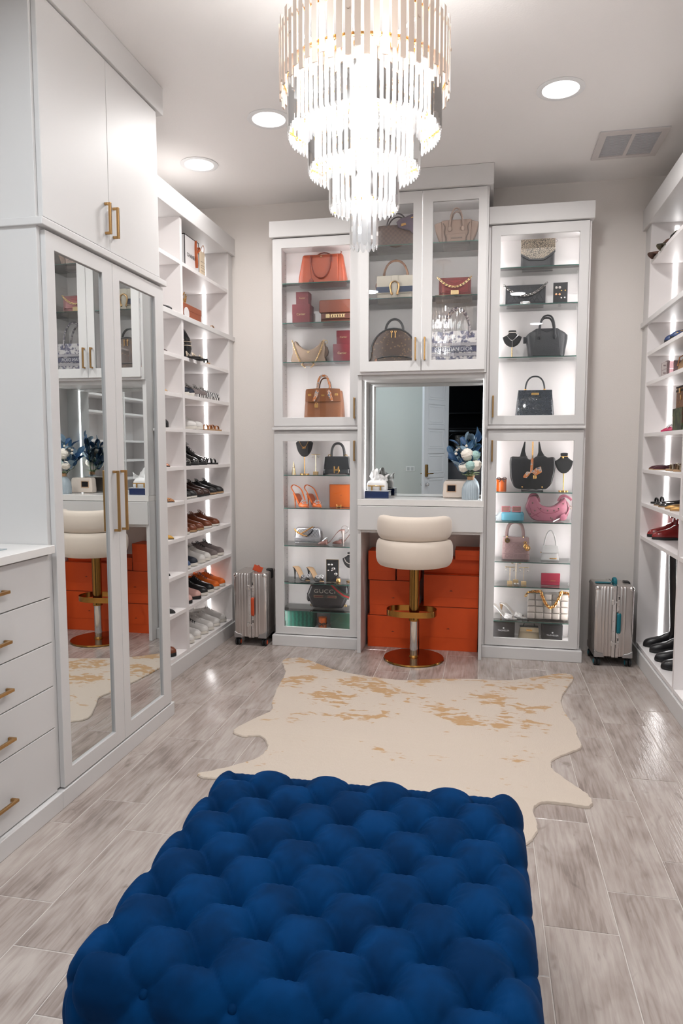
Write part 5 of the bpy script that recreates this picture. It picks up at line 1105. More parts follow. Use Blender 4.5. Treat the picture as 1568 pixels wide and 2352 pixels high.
t.p('padlock', MB().box(.004, .026, -.056, -.048, .088, .112), GLD, .003)
for x in (-.068, .066): t.p('stud', MB().ball((x, -.038, .03), .006), GLD)
t.p('display_stand', MB().tube([(-.068, -.03, .026), (-.07, -.03, .006), (-.06, -.03, .002), (.066, -.03, .002), (.068, -.03, .006), (.066, -.03, .026)], .0022, 6).tube([(-.068, -.03, .006), (0, -.03, .016), (.066, -.03, .006)], .0022, 6), BLACKL)
bust(.54, 'RL1', 'black necklace bust with gold clover bracelet, right of the tote', .268, .125, .98, 'clover')
t = B('pouch_case', 'pale blue padded glasses case under pink sunglasses', 'case', .079, .27, 'RL2', 5.07)
t.p('case', MB().se([(0, .07, .04, 5, .024), (.008, .078, .048, 5, .024), (.05, .078, .048, 5, .024), (.062, .07, .04, 4, .024)], 32), M('case_blue', (110, 190, 214), .5)); t.p('white_pouch', MB().se([(0, .03, .03, 3, -.065), (.03, .034, .034, 3, -.06), (.062, .02, .02, 3, -.045), (.072, .008, .01, 3, -.035)]), M('pouch_white', (226, 238, 244), .6))
t = T('sunglasses', 'pink rectangular sunglasses lying on the pale blue case', 'glasses', (.189, 5.06, SH['RL2'] + .063), -.05)
PF = M('pink_acetate', (210, 130, 140), .25)
for sx in (-1, 1): t.p('rim', MB().ringbox(min(sx * .006, sx * .066), max(sx * .006, sx * .066), 0, .042, min(sx * .013, sx * .06), max(sx * .013, sx * .06), .008, .036, -.034, -.028), PF, .003); t.p('lens', MB().box(min(sx * .013, sx * .06), max(sx * .013, sx * .06), -.032, -.030, .008, .036), M('pink_lens', (226, 170, 160), .08, .4)); t.p('temple', MB().box(sx * .064 - .002, sx * .064 + .002, -.03, .05, .018, .032), PF, .001)
t.p('bridge', MB().tube([(-.008, -.031, .026), (0, -.031, .032), (.008, -.031, .026)], .003, 6), PF)
t = B('handbag', 'pink studded crescent bag with buckles and tassel', 'handbag', .285, .59, 'RL2', 5.09)
PK = M('pink_leather', (212, 132, 152), .32, bump=.25, bs=30); PKD = M('pink_edge', (180, 84, 108), .4); STU = M('stud_gunmetal', (110, 100, 92), .3, 1.0)
o = [(-.147, .08), (-.15, .1), (-.138, .14), (-.128, .165), (-.1, .176), (-.08, .17), (-.06, .13), (-.035, .108), (.0, .1), (.035, .106), (.06, .122), (.09, .15), (.11, .165), (.125, .14), (.135, .1), (.14, .065), (.12, .02), (.07, .002), (-.07, .002), (-.12, .03)]
t.p('body', MB().puff(o, .075, .012), PK)
t.p('handle', MB().tube([(-.13, -.01, .15), (-.115, -.01, .182), (-.085, -.01, .186), (-.068, -.01, .165), (-.06, -.01, .13)], .009, 8, flat=.5).tube([(.07, -.01, .14), (.085, -.01, .17), (.11, -.02, .18), (.14, -.03, .165), (.155, -.03, .15)], .01, 8, flat=.5), PK)
sd = MB()
for x, z in ((-.105, .128), (-.05, .09), (-.003, .076), (.04, .076), (.1, .125), (-.088, .075), (-.12, .05), (.02, .025), (.03, .018), (.125, .06), (.07, .09)): sd.ball((x, -.038, z), .0052, .004, .0052, 8, 5)
t.p('studs', sd, STU); t.p('seam', MB().tube([(-.075, -.038, .1), (-.03, -.039, .062), (.03, -.039, .058), (.075, -.038, .08)], .0018, 5).tube([(-.13, -.036, .12), (-.11, -.038, .06), (-.06, -.038, .03)], .0018, 5).tube([(-.11, -.038, .03), (-.05, -.039, .065)], .0018, 5), PKD)
t.p('side_strap', MB().tube([(.125, -.036, .14), (.14, -.045, .1), (.12, -.048, .05), (.06, -.05, .012)], .008, 8, flat=.35), PK); t.p('mirror_charm', MB().puff([(.075, .025), (.085, .05), (.105, .06), (.12, .05), (.125, .025), (.105, .008), (.085, .01)], .012, .004, y=-.052), PK); t.p('charm_handle', MB().tube([(.085, -.052, .03), (.035, -.056, .004)], .004, 6), CHROME)
t.p('buckle', MB().torus((.146, -.04, .1), .01, .003, 'y').torus((-.075, -.02, .172), .009, .003, 'y'), STU)
t = B('handbag', 'dusty pink quilted velvet mini bag with gold charms', 'handbag', .128, .324, 'RL3', 5.09)
DP = M('dusty_pink_velvet', (186, 152, 150), .6, sheen=.4, bump=.1, bs=100); DPD = M('dusty_pink_seam', (150, 112, 112), .6)
t.p('body', body(.096, .09, .042, .036, .162, 7), DP)
qm = MB()
for z in (.045, .085, .125): qm.tube([(-.092, -.0445, z), (.092, -.0445, z)], .0011, 4)
for x in (-.06, -.03, 0, .03, .06):
    for z in (.065, .105): qm.torus((x, -.0445, z), .013, .001, 'y', 10, 4)
    qm.torus((x, -.0445, .03), .012, .001, 'y', 10, 4)
t.p('quilting', qm, DPD)
strap(t, off(arch(.115, .11, 20, 2.6), -.006, 0, .155), .0115, DP, n=10)
for x in (-.062, .05): t.p('ring', MB().torus((x, -.02, .155), .012, .0035, 'x', 12, 6), GLD)
for x in (-.06,): t.p('eyelet', MB().torus((x, -.045, .138), .013, .005, 'y'), M('eyelet_gold', (150, 124, 70), .25, 1.0))
ch = MB().torus((.062, -.05, .125), .008, .003, 'y').torus((.07, -.052, .108), .008, .003, 'y').torus((.078, -.052, .088), .017, .0035, 'y').ball((.062, -.053, .1), .01, .003, .016).ball((.078, -.053, .088), .009, .003, .012)
t.p('charms', ch, GLD)
t = B('handbag', 'tiny white mini bag with tall loop handle', 'handbag', .396, .524, 'RL3', 5.09)
WL = M('white_leather', (232, 230, 228), .4, bump=.1, bs=100)
t.p('body', MB().se([(0, .058, .026, 7), (.005, .062, .03, 7), (.055, .055, .024, 7), (.1, .048, .016, 7), (.105, .046, .013, 7)], 32), WL); t.p('flap', MB().prism([(-.05, .104), (-.058, .052), (.058, .052), (.05, .104)], -.036, -.03).xf(Matrix.Rotation(-.1, 4, 'X')), WL, .001)
t.p('gold_lettering', MB().box(-.004, .044, -.034, -.031, .014, .02), GLD, .001); strap(t, off(arch(.086, .155, 22, 2.0), 0, -.012, .055), .0052, WL); t.p('side_clip', MB().ball((-.061, -.01, .056), .004), GLD)
earstand(.19, 'RL4', .122, .033, 'gold T-stand with pearl drops, leftmost of three', 'pearl', 5.06)
earstand(.233, 'RL4', .152, .03, 'taller gold T-stand with disc earrings, middle of three', 'disc', 5.12)
earstand(.285, 'RL4', .122, .033, 'gold T-stand with small earrings, rightmost of three', 'pearl', 5.06)
t = T('pearl_studs', 'pair of pearl studs on glass before the middle T-stand', 'jewellery', (.235, 5.02, SH['RL4']))
t.p('pearl', MB().ball((-.009, 0, .009), .009), MC['pearl']); t.p('pearl', MB().ball((.01, 0, .009), .009), MC['pearl'])
t = B('wallet', 'raspberry pink card wallet standing on glass shelf', 'wallet', .404, .532, 'RL4', 5.08)
PKW = M('raspberry_leather', (196, 40, 76), .45, bump=.1, bs=160)
t.p('body', MB().box(-.063, .063, -.008, .01, 0, .084), PKW, .003); t.p('flap', MB().box(-.064, .064, -.013, -.0085, .024, .086), PKW, .002); t.p('gold_lettering', MB().box(0, .034, -.0145, -.0125, .03, .035), M('dull_gold', (160, 110, 70), .4, .8), .001)
t = B('handbag', 'puffy cream woven-pad bag with chunky gold chain', 'handbag', .306, .598, 'RL5', 5.09)
CW = M('cream_padded', (230, 218, 208), .45, bump=.06, bs=30); t.p('body', body(.134, .13, .045, .04, .185, 5, .012), CW)
for i in range(5):
    for j in range(4):
        x = -.112 + i * .056; z = .028 + j * .045; t.p('pad', MB().se([(-.021, .020, .006, 4), (-.018, .0255, .011, 4), (0, .0268, .015, 3.6), (.018, .0255, .011, 4), (.021, .020, .006, 4)], 16).xf(Matrix.Translation((x, -.043 + .004 * (j - 1) * .5, z))), CW)
    t.p('base_pad', MB().ball((x, -.03, .006), .026, .02, .008), CW)
cpath = sag(-.05, .085, .2, .2, .105, -.066, 18); t.p('chain', chain(cpath, .0115, .004), GLD)
t.p('side_chain', chain([(-.145, -.02, .168), (-.13, -.02, .186), (-.09, -.02, .196), (-.05, -.04, .2)], .0115, .004).add(chain([(.085, -.05, .2), (.115, -.03, .195), (.14, -.02, .185), (.15, -.02, .165)], .0115, .004)), GLD)
def blackbox(x0, x1, h, label, txt, z_):
    t = B('watch_box', label, 'box', x0, x1, 'RL6', 5.07, group='black watch boxes'); w = (x1 - x0) / 2; BK = M('black_card', (34, 32, 34), .45)
    t.p('box', MB().box(-w + .001, w - .001, -.05, .08, 0, h * .5), BK, .001, False); t.p('lid', MB().box(-w, w, -.052, .082, h * .4, h), BK, .001, False)
    lettering(t, txt, .016, WT, (0, -.0526, z_)); t.p('emblem', MB().box(-.005, .005, -.053, -.052, z_ + (.014 if z_ < .06 else .013), z_ + (.024 if z_ < .06 else .023)), WT)
blackbox(.075, .23, .126, 'black watch box at bottom left of the right cabinet', 'TAGHEUER', .068)
blackbox(.419, .554, .124, 'black watch box right of the little cream bag, bottom right', 'TAGHEUER', .05)
t = B('handbag', 'miniature cream bag with black edges between black boxes', 'handbag', .255, .404, 'RL6', 5.07)
t.p('body', MB().se([(0, .072, .03, 7), (.004, .074, .032, 7), (.05, .068, .026, 7), (.09, .06, .018, 7), (.094, .058, .016, 7)], 32), M('cream_card', (222, 202, 170), .5)); t.p('flap', MB().prism([(-.062, .094), (-.066, .06), (.066, .06), (.062, .094)], -.034, -.03), MC['cream_card'], .001)
t.p('edge', MB().box(-.063, .063, -.032, .018, .093, .097), BLACKL, .001); plate(t, 'turn_lock', -.02, .02, .068, .08, -.0345, GLD, .003); strap(t, [(-.038, 0, .096), (-.036, 0, .108), (-.034, 0, .116)], .003, BLACKL); strap(t, [(.038, 0, .096), (.036, 0, .108), (.034, 0, .116)], .003, BLACKL)

# ================================================================== shoes
TONE = 0.85
def itp(tab, u):
    for (a, p), (b, q) in zip(tab, tab[1:]):
        if u <= b: f = (u - a) / (b - a) if b > a else 0; f = f * f * (3 - 2 * f) * .5 + f * .5; return p + (q - p) * f
    return tab[-1][1]
WR = [(0, .013), (.03, .022), (.10, .029), (.22, .031), (.42, .028), (.72, .039), (.86, .035), (.95, .024), (.99, .011), (1, .003)]
WPT = [(0, .012), (.03, .022), (.10, .028), (.22, .030), (.42, .027), (.70, .036), (.84, .026), (.94, .014), (.99, .006), (1, .002)]
US = [0, .015, .04, .08, .14, .2, .27, .34, .4, .46, .52, .58, .65, .72, .79, .86, .91, .95, .98, 1]
SM = {}
def soleshape(W_, L_, k=1.0): p = [(u * L_, itp(W_, u) * k) for u in US]; return p + [(x, -y) for x, y in reversed(p)]
def closed_shoe(t, L_, mats, sole_h=.014, hts=None, pointed=False, open_to=.36, laces=0, heel=False, toe_lift=.0, shaft=None, wing=None, sole_w=1.06, stripe=None):
    up, so, li, la = mats; W_ = WPT if pointed else WR; k = L_ / .26
    H_ = hts or [(0, .06), (.04, .082), (.15, .084), (.34, .098), (.42, .088), (.58, .062), (.8, .046), (.92, .036), (.98, .02), (1, .006)]
    lift = lambda u: toe_lift * max(0, (u - .7) / .3) ** 2
    sb = MB(); p = [(u * L_, itp(W_, u) * k * sole_w) for u in US]; rg = []
    for z0, s_ in ((0, .96), (.002, 1), (sole_h - .002, 1), (sole_h, .97)):
        rg.append([(x, y * s_, z0 + lift(x / L_)) for x, y in p] + [(x, -y * s_, z0 + lift(x / L_)) for x, y in reversed(p)])
    if heel: rg = [[(x, y, z + (.010 if x > .3 * L_ and i == 0 else 0)) for x, y, z in r] for i, r in enumerate(rg)]
    sb.quadring([list(reversed(r)) for r in rg]); t.p('sole', sb, so)
    K = 14; ub = MB(); lb = MB(); ur = []; lr = []
    for u in US:
        w = itp(W_, u) * k; h = itp(H_, u) * k; ra = []; rl = []
        for j in range(K + 1):
            a = PI * j / K; e = .72; y = w * math.copysign(abs(cos(a)) ** e, cos(a)); z = h * abs(sin(a)) ** .8
            ra.append((u * L_, y, sole_h - .002 + z + lift(u))); rl.append((u * L_ + (.004 if u < .1 else -.004), y * .9, sole_h - .002 + z * (.62 if u < open_to else .9) + lift(u)))
        ur.append(ra); lr.append(rl)
    b = len(ub.v)
    for r in ur: ub.v += r
    for i in range(len(US) - 1):
        for j in range(K):
            if .03 < US[i] < open_to and 4 <= j <= K - 5: continue
            ub.f.append((b + i * (K + 1) + j, b + i * (K + 1) + j + 1, b + (i + 1) * (K + 1) + j + 1, b + (i + 1) * (K + 1) + j))
    ub.f.append(tuple(b + j for j in reversed(range(K + 1)))); o = t.p('upper', ub, up); sd = o.modifiers.new('thick', 'SOLIDIFY'); sd.thickness = .0025; sd.offset = -1
    t.p('lining', lb.quadring(lr, closed=False, cap0=True, cap1=True), li)
    if laces:
        m = MB()
        for i in range(laces):
            u = open_to + .015 + i * .055; h = itp(H_, u) * k; w = itp(W_, u) * k * .55; z = sole_h + h * .97
            m.tube([(u * L_, -w, z - .008), (u * L_ + .004, 0, z + .003), (u * L_ + .012, w, z - .008)], .0019, 5).tube([(u * L_, w, z - .008), (u * L_ + .004, 0, z + .0045), (u * L_ + .012, -w, z - .008)], .0019, 5)
        u = open_to + .01; z = sole_h + itp(H_, u) * k
        for s_ in (-1, 1): m.tube([(u * L_, 0, z + .004), (u * L_ + .0, s_ * .014, z + .005), (u * L_ + .016, s_ * .024, z - .008), (u * L_ + .008, 0, z + .003)], .0018, 5)
        t.p('laces', m, la)
    if stripe:
        for s_ in (-1, 1):
            m = MB()
            for q in (0, 1, 2)[:stripe[1]]: m.tube([((.42 + q * .07) * L_, s_ * itp(W_, .5) * k * 1.02, sole_h + .004), ((.38 + q * .07) * L_, s_ * itp(W_, .45) * k * .9, sole_h + .03)], .004, 5, flat=.4)
            t.p('side_stripe', m, stripe[0])
    if shaft:
        hh, w0, w1 = shaft; cx = .17 * L_
        lv = [(sole_h + .045, .052, .030, 2.2, cx + .012), (sole_h + .08, .040, .030, 2.2, cx), (sole_h + .12, .038, w0, 2.2, cx - .002), (hh * .7, .5 * (w0 + w1) + .004, .5 * (w0 + w1), 2.2, cx), (hh - .004, w1 + .004, w1, 2.2, cx), (hh, w1 + .001, w1 - .002, 2.2, cx)]
        t.p('shaft', MB().se(lv, 24), up); t.p('shaft_opening', MB().se([(hh + .0002, w1 - .002, w1 - .005, 2.2, cx), (hh + .001, w1 - .002, w1 - .005, 2.2, cx)], 24), li)
def heel_shoe(t, L_, hh, mats, toe='closed', strap_='none', gem=None, stem_r=.005):
    up, ins, he = mats; zf = lambda u: hh * (1 - (lambda s: s * s * (3 - 2 * s))(max(0, min(1, (u - .12) / .58)))) + .004; X = lambda u: u * L_
    def strip(w_k, z0, z1, us=US, y0=1):
        rg = []
        for u in us: w = itp(WPT, u) * w_k * L_ / .24; z = zf(u); rg.append([(X(u), -w, z + z0), (X(u), w, z + z0), (X(u), w, z + z1), (X(u), -w, z + z1)])
        return MB().quadring(rg)
    t.p('sole', strip(1.0, 0, .005), up); t.p('insole', strip(.93, .005, .0065), ins)
    t.p('heel', MB().quadring([[(x0 + a * r, b * r, z) for a, b in [(cos(2 * PI * k / 8), sin(2 * PI * k / 8)) for k in range(8)]] for x0, r, z in ((X(.055), stem_r, 0), (X(.055), stem_r * .9, hh * .3), (X(.06), stem_r * 1.5, hh * .7), (X(.07), .013, hh * .93), (X(.07), .016, hh + .004))]), he)
    def vamp(u0, u1, hk, side=1.03, th=.0):
        rg = []; us = [u0 + (u1 - u0) * i / 10 for i in range(11)]
        for u in us:
            w = itp(WPT, u) * side * L_ / .24; h = hk * (1 - .75 * max(0, (u - .72) / .28) ** 1.3) ; rg.append([(X(u), w * math.copysign(abs(cos(PI * j / 10)) ** .8, cos(PI * j / 10)), zf(u) + h * sin(PI * j / 10) ** .8) for j in range(11)])
        m = MB().quadring(rg, False, False, closed=False); o = t.p('vamp', m, up); s = o.modifiers.new('thick', 'SOLIDIFY'); s.thickness = .002; s.offset = -1
    vamp(.64 if toe == 'closed' else .60, 1.0 if toe == 'closed' else .86, .034)
    if strap_ == 'sling': t.p('strap', MB().tube([(X(.62), -.028, .03), (X(.3), -.036, hh + .022), (X(.08), -.034, hh + .055), (X(-.06), 0, hh + .075), (X(.08), .034, hh + .055), (X(.3), .036, hh + .022), (X(.62), .028, .03)], .0055, 6, flat=.45), up)
    if strap_ == 'clear': t.p('strap', MB().torus((X(.0), 0, hh + .01), .028, .0018, 'y', 18, 6), glassy('clear_strap', (.9, .88, .87), 1.5))
    if gem == 'ring':
        m = MB()
        for k in range(12): a = 2 * PI * k / 12; m.ball((X(.76) + .014 * cos(a), .019 * sin(a), zf(.76) + .036 - .012 * cos(a)), .0048, .0048, .0042, 6, 4)
        for k in range(6): a = 2 * PI * k / 6 + .3; m.ball((X(.76) + .02 * cos(a), .028 * sin(a), zf(.76) + .034 - .016 * cos(a)), .004, .004, .0035, 6, 4)
        t.p('crystal_buckle', m, M('crystal_white', (236, 234, 236), .12, .3))
    if gem == 'bow':
        z = zf(.72) + .036; m = MB()
        for s_ in (-1, 1):
            for q in (0, 1): m.tube([(X(.72), 0, z), (X(.70) - .004 * q, s_ * .02, z + .012 - q * .006), (X(.74), s_ * (.034 - q * .004), z + .004), (X(.78), s_ * .022, z - .006), (X(.73), 0, z)], .0032 - q * .0006, 6)
            m.tube([(X(.73), 0, z), (X(.82), s_ * .018, z - .014)], .003, 6)
        m.ball((X(.73), 0, z + .003), .007); t.p('crystal_bow', m, M('crystal_white', (236, 234, 236), .12, .3))
BLK = M('shoe_black', (24, 23, 25), .4, bump=.1, bs=120); WHT = M('shoe_white', (232, 228, 224), .5, bump=.08, bs=140); DK = M('shoe_lining_dark', (44, 38, 36), .8); CRL = M('shoe_lining_cream', (200, 186, 170), .8)
SOLW = M('sole_white', (230, 224, 214), .6); SOLB = M('sole_black', (26, 25, 26), .6); SOLT = M('sole_tan', (178, 142, 104), .6)
FLATH = [(0, .03), (.04, .042), (.15, .044), (.3, .042), (.5, .034), (.62, .030), (.8, .026), (.92, .02), (.98, .01), (1, .004)]
def shoe(label, x, y, z, L_, kind, cols, rz=0.0, group='shoes on the left shelves', name='shoe', **kw):
    """x, y, z = toe tip on its shelf; the toe points along +x turned by rz"""
    t = T(name, label, 'shoe', (x - L_ * cos(rz), y - L_ * sin(rz), z), rz, group)
    if kind == 'sneaker': closed_shoe(t, L_, cols, .020, laces=kw.pop('laces', 5), toe_lift=.006, **kw)
    elif kind == 'dress': closed_shoe(t, L_, cols, .014, laces=kw.pop('laces', 4), heel=True, toe_lift=.004, **kw)
    elif kind == 'flat': closed_shoe(t, L_, cols, .006, hts=FLATH, open_to=kw.pop('open_to', .62), pointed=kw.pop('pointed', True), **kw)
    elif kind == 'boot': closed_shoe(t, L_, cols, .018, laces=0, heel=True, open_to=.0, **kw)
    return t
def sandal(label, x, y, z, L_, mat, sole, rz=0.0, straps=3, ankle=True, group='shoes on the left shelves', h=.012):
    t = T('sandal', label, 'shoe', (x - L_ * cos(rz), y - L_ * sin(rz), z), rz, group)
    t.p('sole', MB().slab(soleshape(WR, L_, L_ / .25), 0, h), sole, .002); m = MB()
    for i in range(straps):
        u = .86 - i * .13; w = itp(WR, u) * L_ / .25; m.tube([(u * L_, w * math.copysign(abs(cos(a)) ** .8, cos(a)), h - .002 + (.03 + i * .006) * sin(a)) for a in [PI * k / 10 for k in range(11)]], .0065, 6, flat=.35)
    t.p('toe_straps', m, mat)
    if ankle: t.p('ankle_strap', MB().tube([(.12 * L_ + .034 * cos(a), .03 * sin(a), h + .055) for a in [2 * PI * k / 18 for k in range(18)]], .005, 6, closed=True, flat=.5).tube([(.3 * L_, .028, h), (.2 * L_, .03, h + .05)], .004, 6).tube([(.3 * L_, -.028, h), (.2 * L_, -.03, h + .05)], .004, 6), mat)
    return t
def where(i): return ['topmost', 'second', 'third', 'fourth', 'fifth', 'sixth', 'seventh', 'eighth', 'ninth'][i]
# heels inside the towers
OS = M('orange_satin', (236, 112, 20), .35, sheen=.3); TI = M('terracotta_insole', (160, 84, 56), .5)
for lb, x, y in (('orange slingback heel with crystal buckle, left of its pair', -1.325, 5.06), ('orange slingback heel with crystal buckle, right of its pair', -1.225, 5.07)):
    t = T('slingback_heel', lb, 'shoe', (x - .085, y + .09, SH['LL2']), -.85, 'orange slingback pair'); heel_shoe(t, .215, .085, (OS, TI, OS), 'closed', 'sling', 'ring')
NU = M('mauve_vinyl', (150, 108, 100), .25); 
for lb, x, y in (('mauve clear-strap pump with crystal buckle, toe beside the silver bag', -1.2, 5.05), ('mauve pump with crystal buckle partly behind the door frame', -1.1, 5.1)):
    t = T('clear_pump', lb, 'shoe', (x + .195, y + .02, SH['LL3']), PI + .12, 'mauve crystal pumps'); heel_shoe(t, .2, .105, (NU, M('insole_rust', (146, 88, 72), .5), M('clear_heel', (176, 160, 154), .15)), 'closed', 'clear', 'ring')
BSAT = M('black_satin', (34, 30, 32), .35, sheen=.2); INS = M('insole_nude', (222, 184, 144), .5)
for lb, x, y in (('black mule with crystal bow, left of its pair', -1.315, 5.06), ('black mule with crystal bow, right of its pair', -1.205, 5.05)):
    t = T('bow_mule', lb, 'shoe', (x - .10, y + .085, SH['LL4']), -.72, 'black crystal bow mules'); heel_shoe(t, .21, .085, (BSAT, INS, BSAT), 'open', 'none', 'bow')
WQ = ramp2('white_quilt', (210, 206, 204), (238, 235, 234), 'checker', 70, .5, .4, .6)
for lb, x, y in (('white quilted square-toe mule, left of its pair', .215, 5.02), ('white quilted square-toe mule, right of its pair', .285, 5.07)):
    t = T('white_mule', lb, 'shoe', (x - .16, y + .05, SH['RL5']), -.38, 'white quilted mules'); heel_shoe(t, .2, .085, (WQ, M('insole_white', (236, 228, 222), .5), SOLT), 'open', 'none')

# ---- left unit, right-hand column (between divider and back wall)
TX = -1.925
BRL = M('shoe_brown', (124, 62, 32), .35, bump=.15, bs=90); DBR = M('shoe_dark_brown', (62, 36, 28), .3, bump=.1, bs=90); NVY = M('shoe_navy', (30, 36, 52), .6, bump=.2, bs=150)
GRY = M('shoe_grey_suede', (132, 120, 118), .8, bump=.2, bs=200); LBL = M('lace_blue', (60, 110, 160), .6); PAT = M('patent_black', (10, 10, 12), .08, coat=1.0, bump=.35, bs=22)
TAN_ = M('sandal_tan', (186, 118, 66), .45); ORS = M('sneaker_orange', (240, 112, 14), .6, bump=.2, bs=220); PNK = M('sneaker_pink', (222, 176, 166), .7, bump=.2, bs=220); BLU = M('shoe_denim', (74, 96, 134), .6)
STR = ramp2('striped_knit', (36, 36, 42), (224, 222, 220), 'wave', 26, .6, .45, .55); LEO = ramp2('leopard', (48, 26, 16), (196, 136, 84), 'cell', 120, .6, .3, .42)
RW = ramp2('sole_stripes', (238, 234, 230), (30, 28, 30), 'wave', 30, .5, .6, .66)
for i, (y, lb) in enumerate(((4.41, 'tall black strappy suede sandal nearest the divider, sneaker shelf above'), (4.53, 'tall black strappy suede sandal, second from the divider'))):
    t = T('strappy_sandal', lb, 'shoe', (-2.05, y, LZ[8]), 0, 'black strappy sandals'); t.p('sole', MB().slab(soleshape(WR, .21, .85), 0, .01), SOLB, .002)
    t.p('cuff', MB().se([(.03, .036, .03, 2.4, .045), (.08, .044, .034, 2.4, .05), (.15, .04, .036, 2.4, .042), (.2, .022, .03, 2.4, .03), (.222, .008, .014, 2.4, .028)], 20), BLK)
    b_ = MB()
    for z in (.10, .125): b_.torus((.048, 0, z), .044, .004, 'z', 18, 6, (0, 2 * PI), .8)
    b_.tube([(.17, .03, .012), (.15, 0, .035), (.17, -.03, .012)], .005, 6).tube([(.13, .03, .012), (.11, 0, .045), (.13, -.03, .012)], .005, 6); t.p('bands', b_, M('band_bone', (206, 190, 170), .5))
sandal('flat black thong sandal lying beyond the strappy sandals', TX + .01, 4.76, LZ[8], .22, BLK, SOLT, straps=1, ankle=False)
for y, u, so, la, lb in ((4.41, NVY, SOLW, LBL, 'navy sneaker with blue laces nearest the divider'), (4.50, NVY, SOLW, LBL, 'navy sneaker with blue laces, second from the divider'), (4.60, GRY, RW, WHT, 'grey sneaker with white laces and striped sole, third from divider'),
                         (4.72, GRY, RW, WHT, 'grey sneaker with striped sole, fourth from divider'), (4.85, STR, RW, WHT, 'black and white striped sneaker, fifth from divider'), (4.96, STR, RW, WHT, 'black and white striped sneaker nearest the back wall')):
    shoe(lb, TX, y, LZ[7], .25, 'sneaker', (u, so, DK, la))
t = T('tan_wedge', 'tan strappy wedge sandal nearest the divider', 'shoe', (-2.17, 4.40, LZ[6])); heel_shoe(t, .2, .06, (TAN_, TAN_, SOLT), 'open', 'none', stem_r=.013)
for y, lb in ((4.53, 'white canvas sneaker left of the tan lace sandals'), (4.64, 'white canvas sneaker under the tan lace sandals')): shoe(lb, TX, y, LZ[6], .25, 'sneaker', (WHT, SOLW, CRL, WHT))
for y, lb in ((4.82, 'tan flat ankle-strap sandal, nearer of its pair'), (4.95, 'tan flat ankle-strap sandal nearest the back wall')): sandal(lb, TX + .015, y, LZ[6], .26, TAN_, SOLT, straps=2)
for i, (y, lb) in enumerate(((4.42, 'glossy black patent ankle boot nearest the divider'), (4.56, 'glossy black patent ankle boot, second from divider'), (4.70, 'glossy black patent ankle boot, third from divider'))):
    t = T('patent_boot', lb, 'shoe', (-2.175, y, LZ[5]), .0, 'black patent boots'); closed_shoe(t, .25, (PAT, SOLB, DK, PAT), .014, laces=5, open_to=.34, hts=[(0, .15), (.04, .17), (.15, .175), (.3, .16), (.42, .12), (.55, .085), (.7, .06), (.85, .045), (.95, .03), (1, .006)])
sandal('black patent flat sandal in front of the boots', TX + .02, 4.86, LZ[5], .25, PAT, SOLB, straps=3, ankle=False)
for y, u, so, la, lb in ((4.40, BLK, SOLW, BLK, 'black derby with white sole nearest the divider'), (4.50, BLK, SOLW, BLK, 'black derby with pale sole, second from divider'), (4.62, DBR, SOLB, DBR, 'dark brown dress shoe, third from divider'), (4.73, DBR, SOLB, DBR, 'dark brown dress shoe, fourth from divider'), (4.86, BLK, SOLT, BLK, 'black lace-up with tan sole, fifth from divider'), (5.0, BLK, SOLT, BLK, 'black lace-up with tan sole nearest the back wall')):
    shoe(lb, TX + .005, y, LZ[4], .265, 'dress', (u, so, DK, la))
for y, so, lb in ((4.38, SOLW, 'brown leather shoe with white sole nearest the divider'), (4.50, SOLT, 'brown leather shoe, second from divider'), (4.62, SOLT, 'brown leather shoe, third from divider'), (4.77, SOLW, 'brown lace-up with white sole, fourth from divider'), (4.92, SOLW, 'brown lace-up with white sole nearest the back wall')):
    shoe(lb, TX, y, LZ[3], .265, 'dress', (BRL, so, DK, BRL))
for y, u, so, la, lb, kd in ((4.38, BLU, SOLW, WHT, 'blue slip-on sneaker nearest the divider', 0), (4.50, NVY, SOLW, WHT, 'navy and white slip-on, second from divider', 0), (4.64, WHT, SOLW, WHT, 'white lace-up sneaker, third from divider', 4), (4.74, WHT, SOLW, WHT, 'white lace-up sneaker, fourth from divider', 4), (4.87, GRY, SOLW, BLK, 'grey suede sneaker, fifth from divider', 5), (5.0, GRY, SOLW, BLK, 'grey suede sneaker nearest the back wall', 5)):
    shoe(lb, TX, y, LZ[2], .265, 'sneaker', (u, so, DK, la), laces=kd)
for y, u, so, la, lb, kd in ((4.40, PNK, SOLB, PNK, 'pale pink running shoe with black sole nearest the divider', 0), (4.55, PNK, SOLB, PNK, 'pale pink running shoe, second from divider', 3), (4.67, BLK, SOLW, BLK, 'black running shoe with white sole edge, third from divider', 5), (4.79, BLK, SOLW, BLK, 'black running shoe, fourth from divider', 5), (4.90, ORS, SOLW, GRY, 'orange running shoe, fifth from divider', 5), (5.02, ORS, SOLW, GRY, 'orange running shoe nearest the back wall', 5)):
    shoe(lb, TX, y, LZ[1], .265, 'sneaker', (u, so, DK, la), laces=kd)
NR = M('stripe_navy_red', (120, 26, 34), .5)
for y, st_, lb in ((4.42, None, 'white chunky sneaker nearest the divider, bottom shelf'), (4.54, None, 'white chunky sneaker, second from divider, bottom shelf'), (4.67, (BLK, 3), 'white sneaker with black laces, third from divider, bottom shelf'), (4.78, (NR, 3), 'cream sneaker with navy-red stripe, fourth from divider, bottom shelf'), (4.90, (NR, 3), 'cream sneaker with navy-red stripe, fifth from divider, bottom shelf'), (5.03, (NR, 3), 'cream sneaker with navy-red stripe nearest the back wall')):
    shoe(lb, TX, y, LZ[0], .27, 'sneaker', (WHT, SOLW, CRL, BLK if st_ and st_[0] is BLK else WHT), stripe=st_)
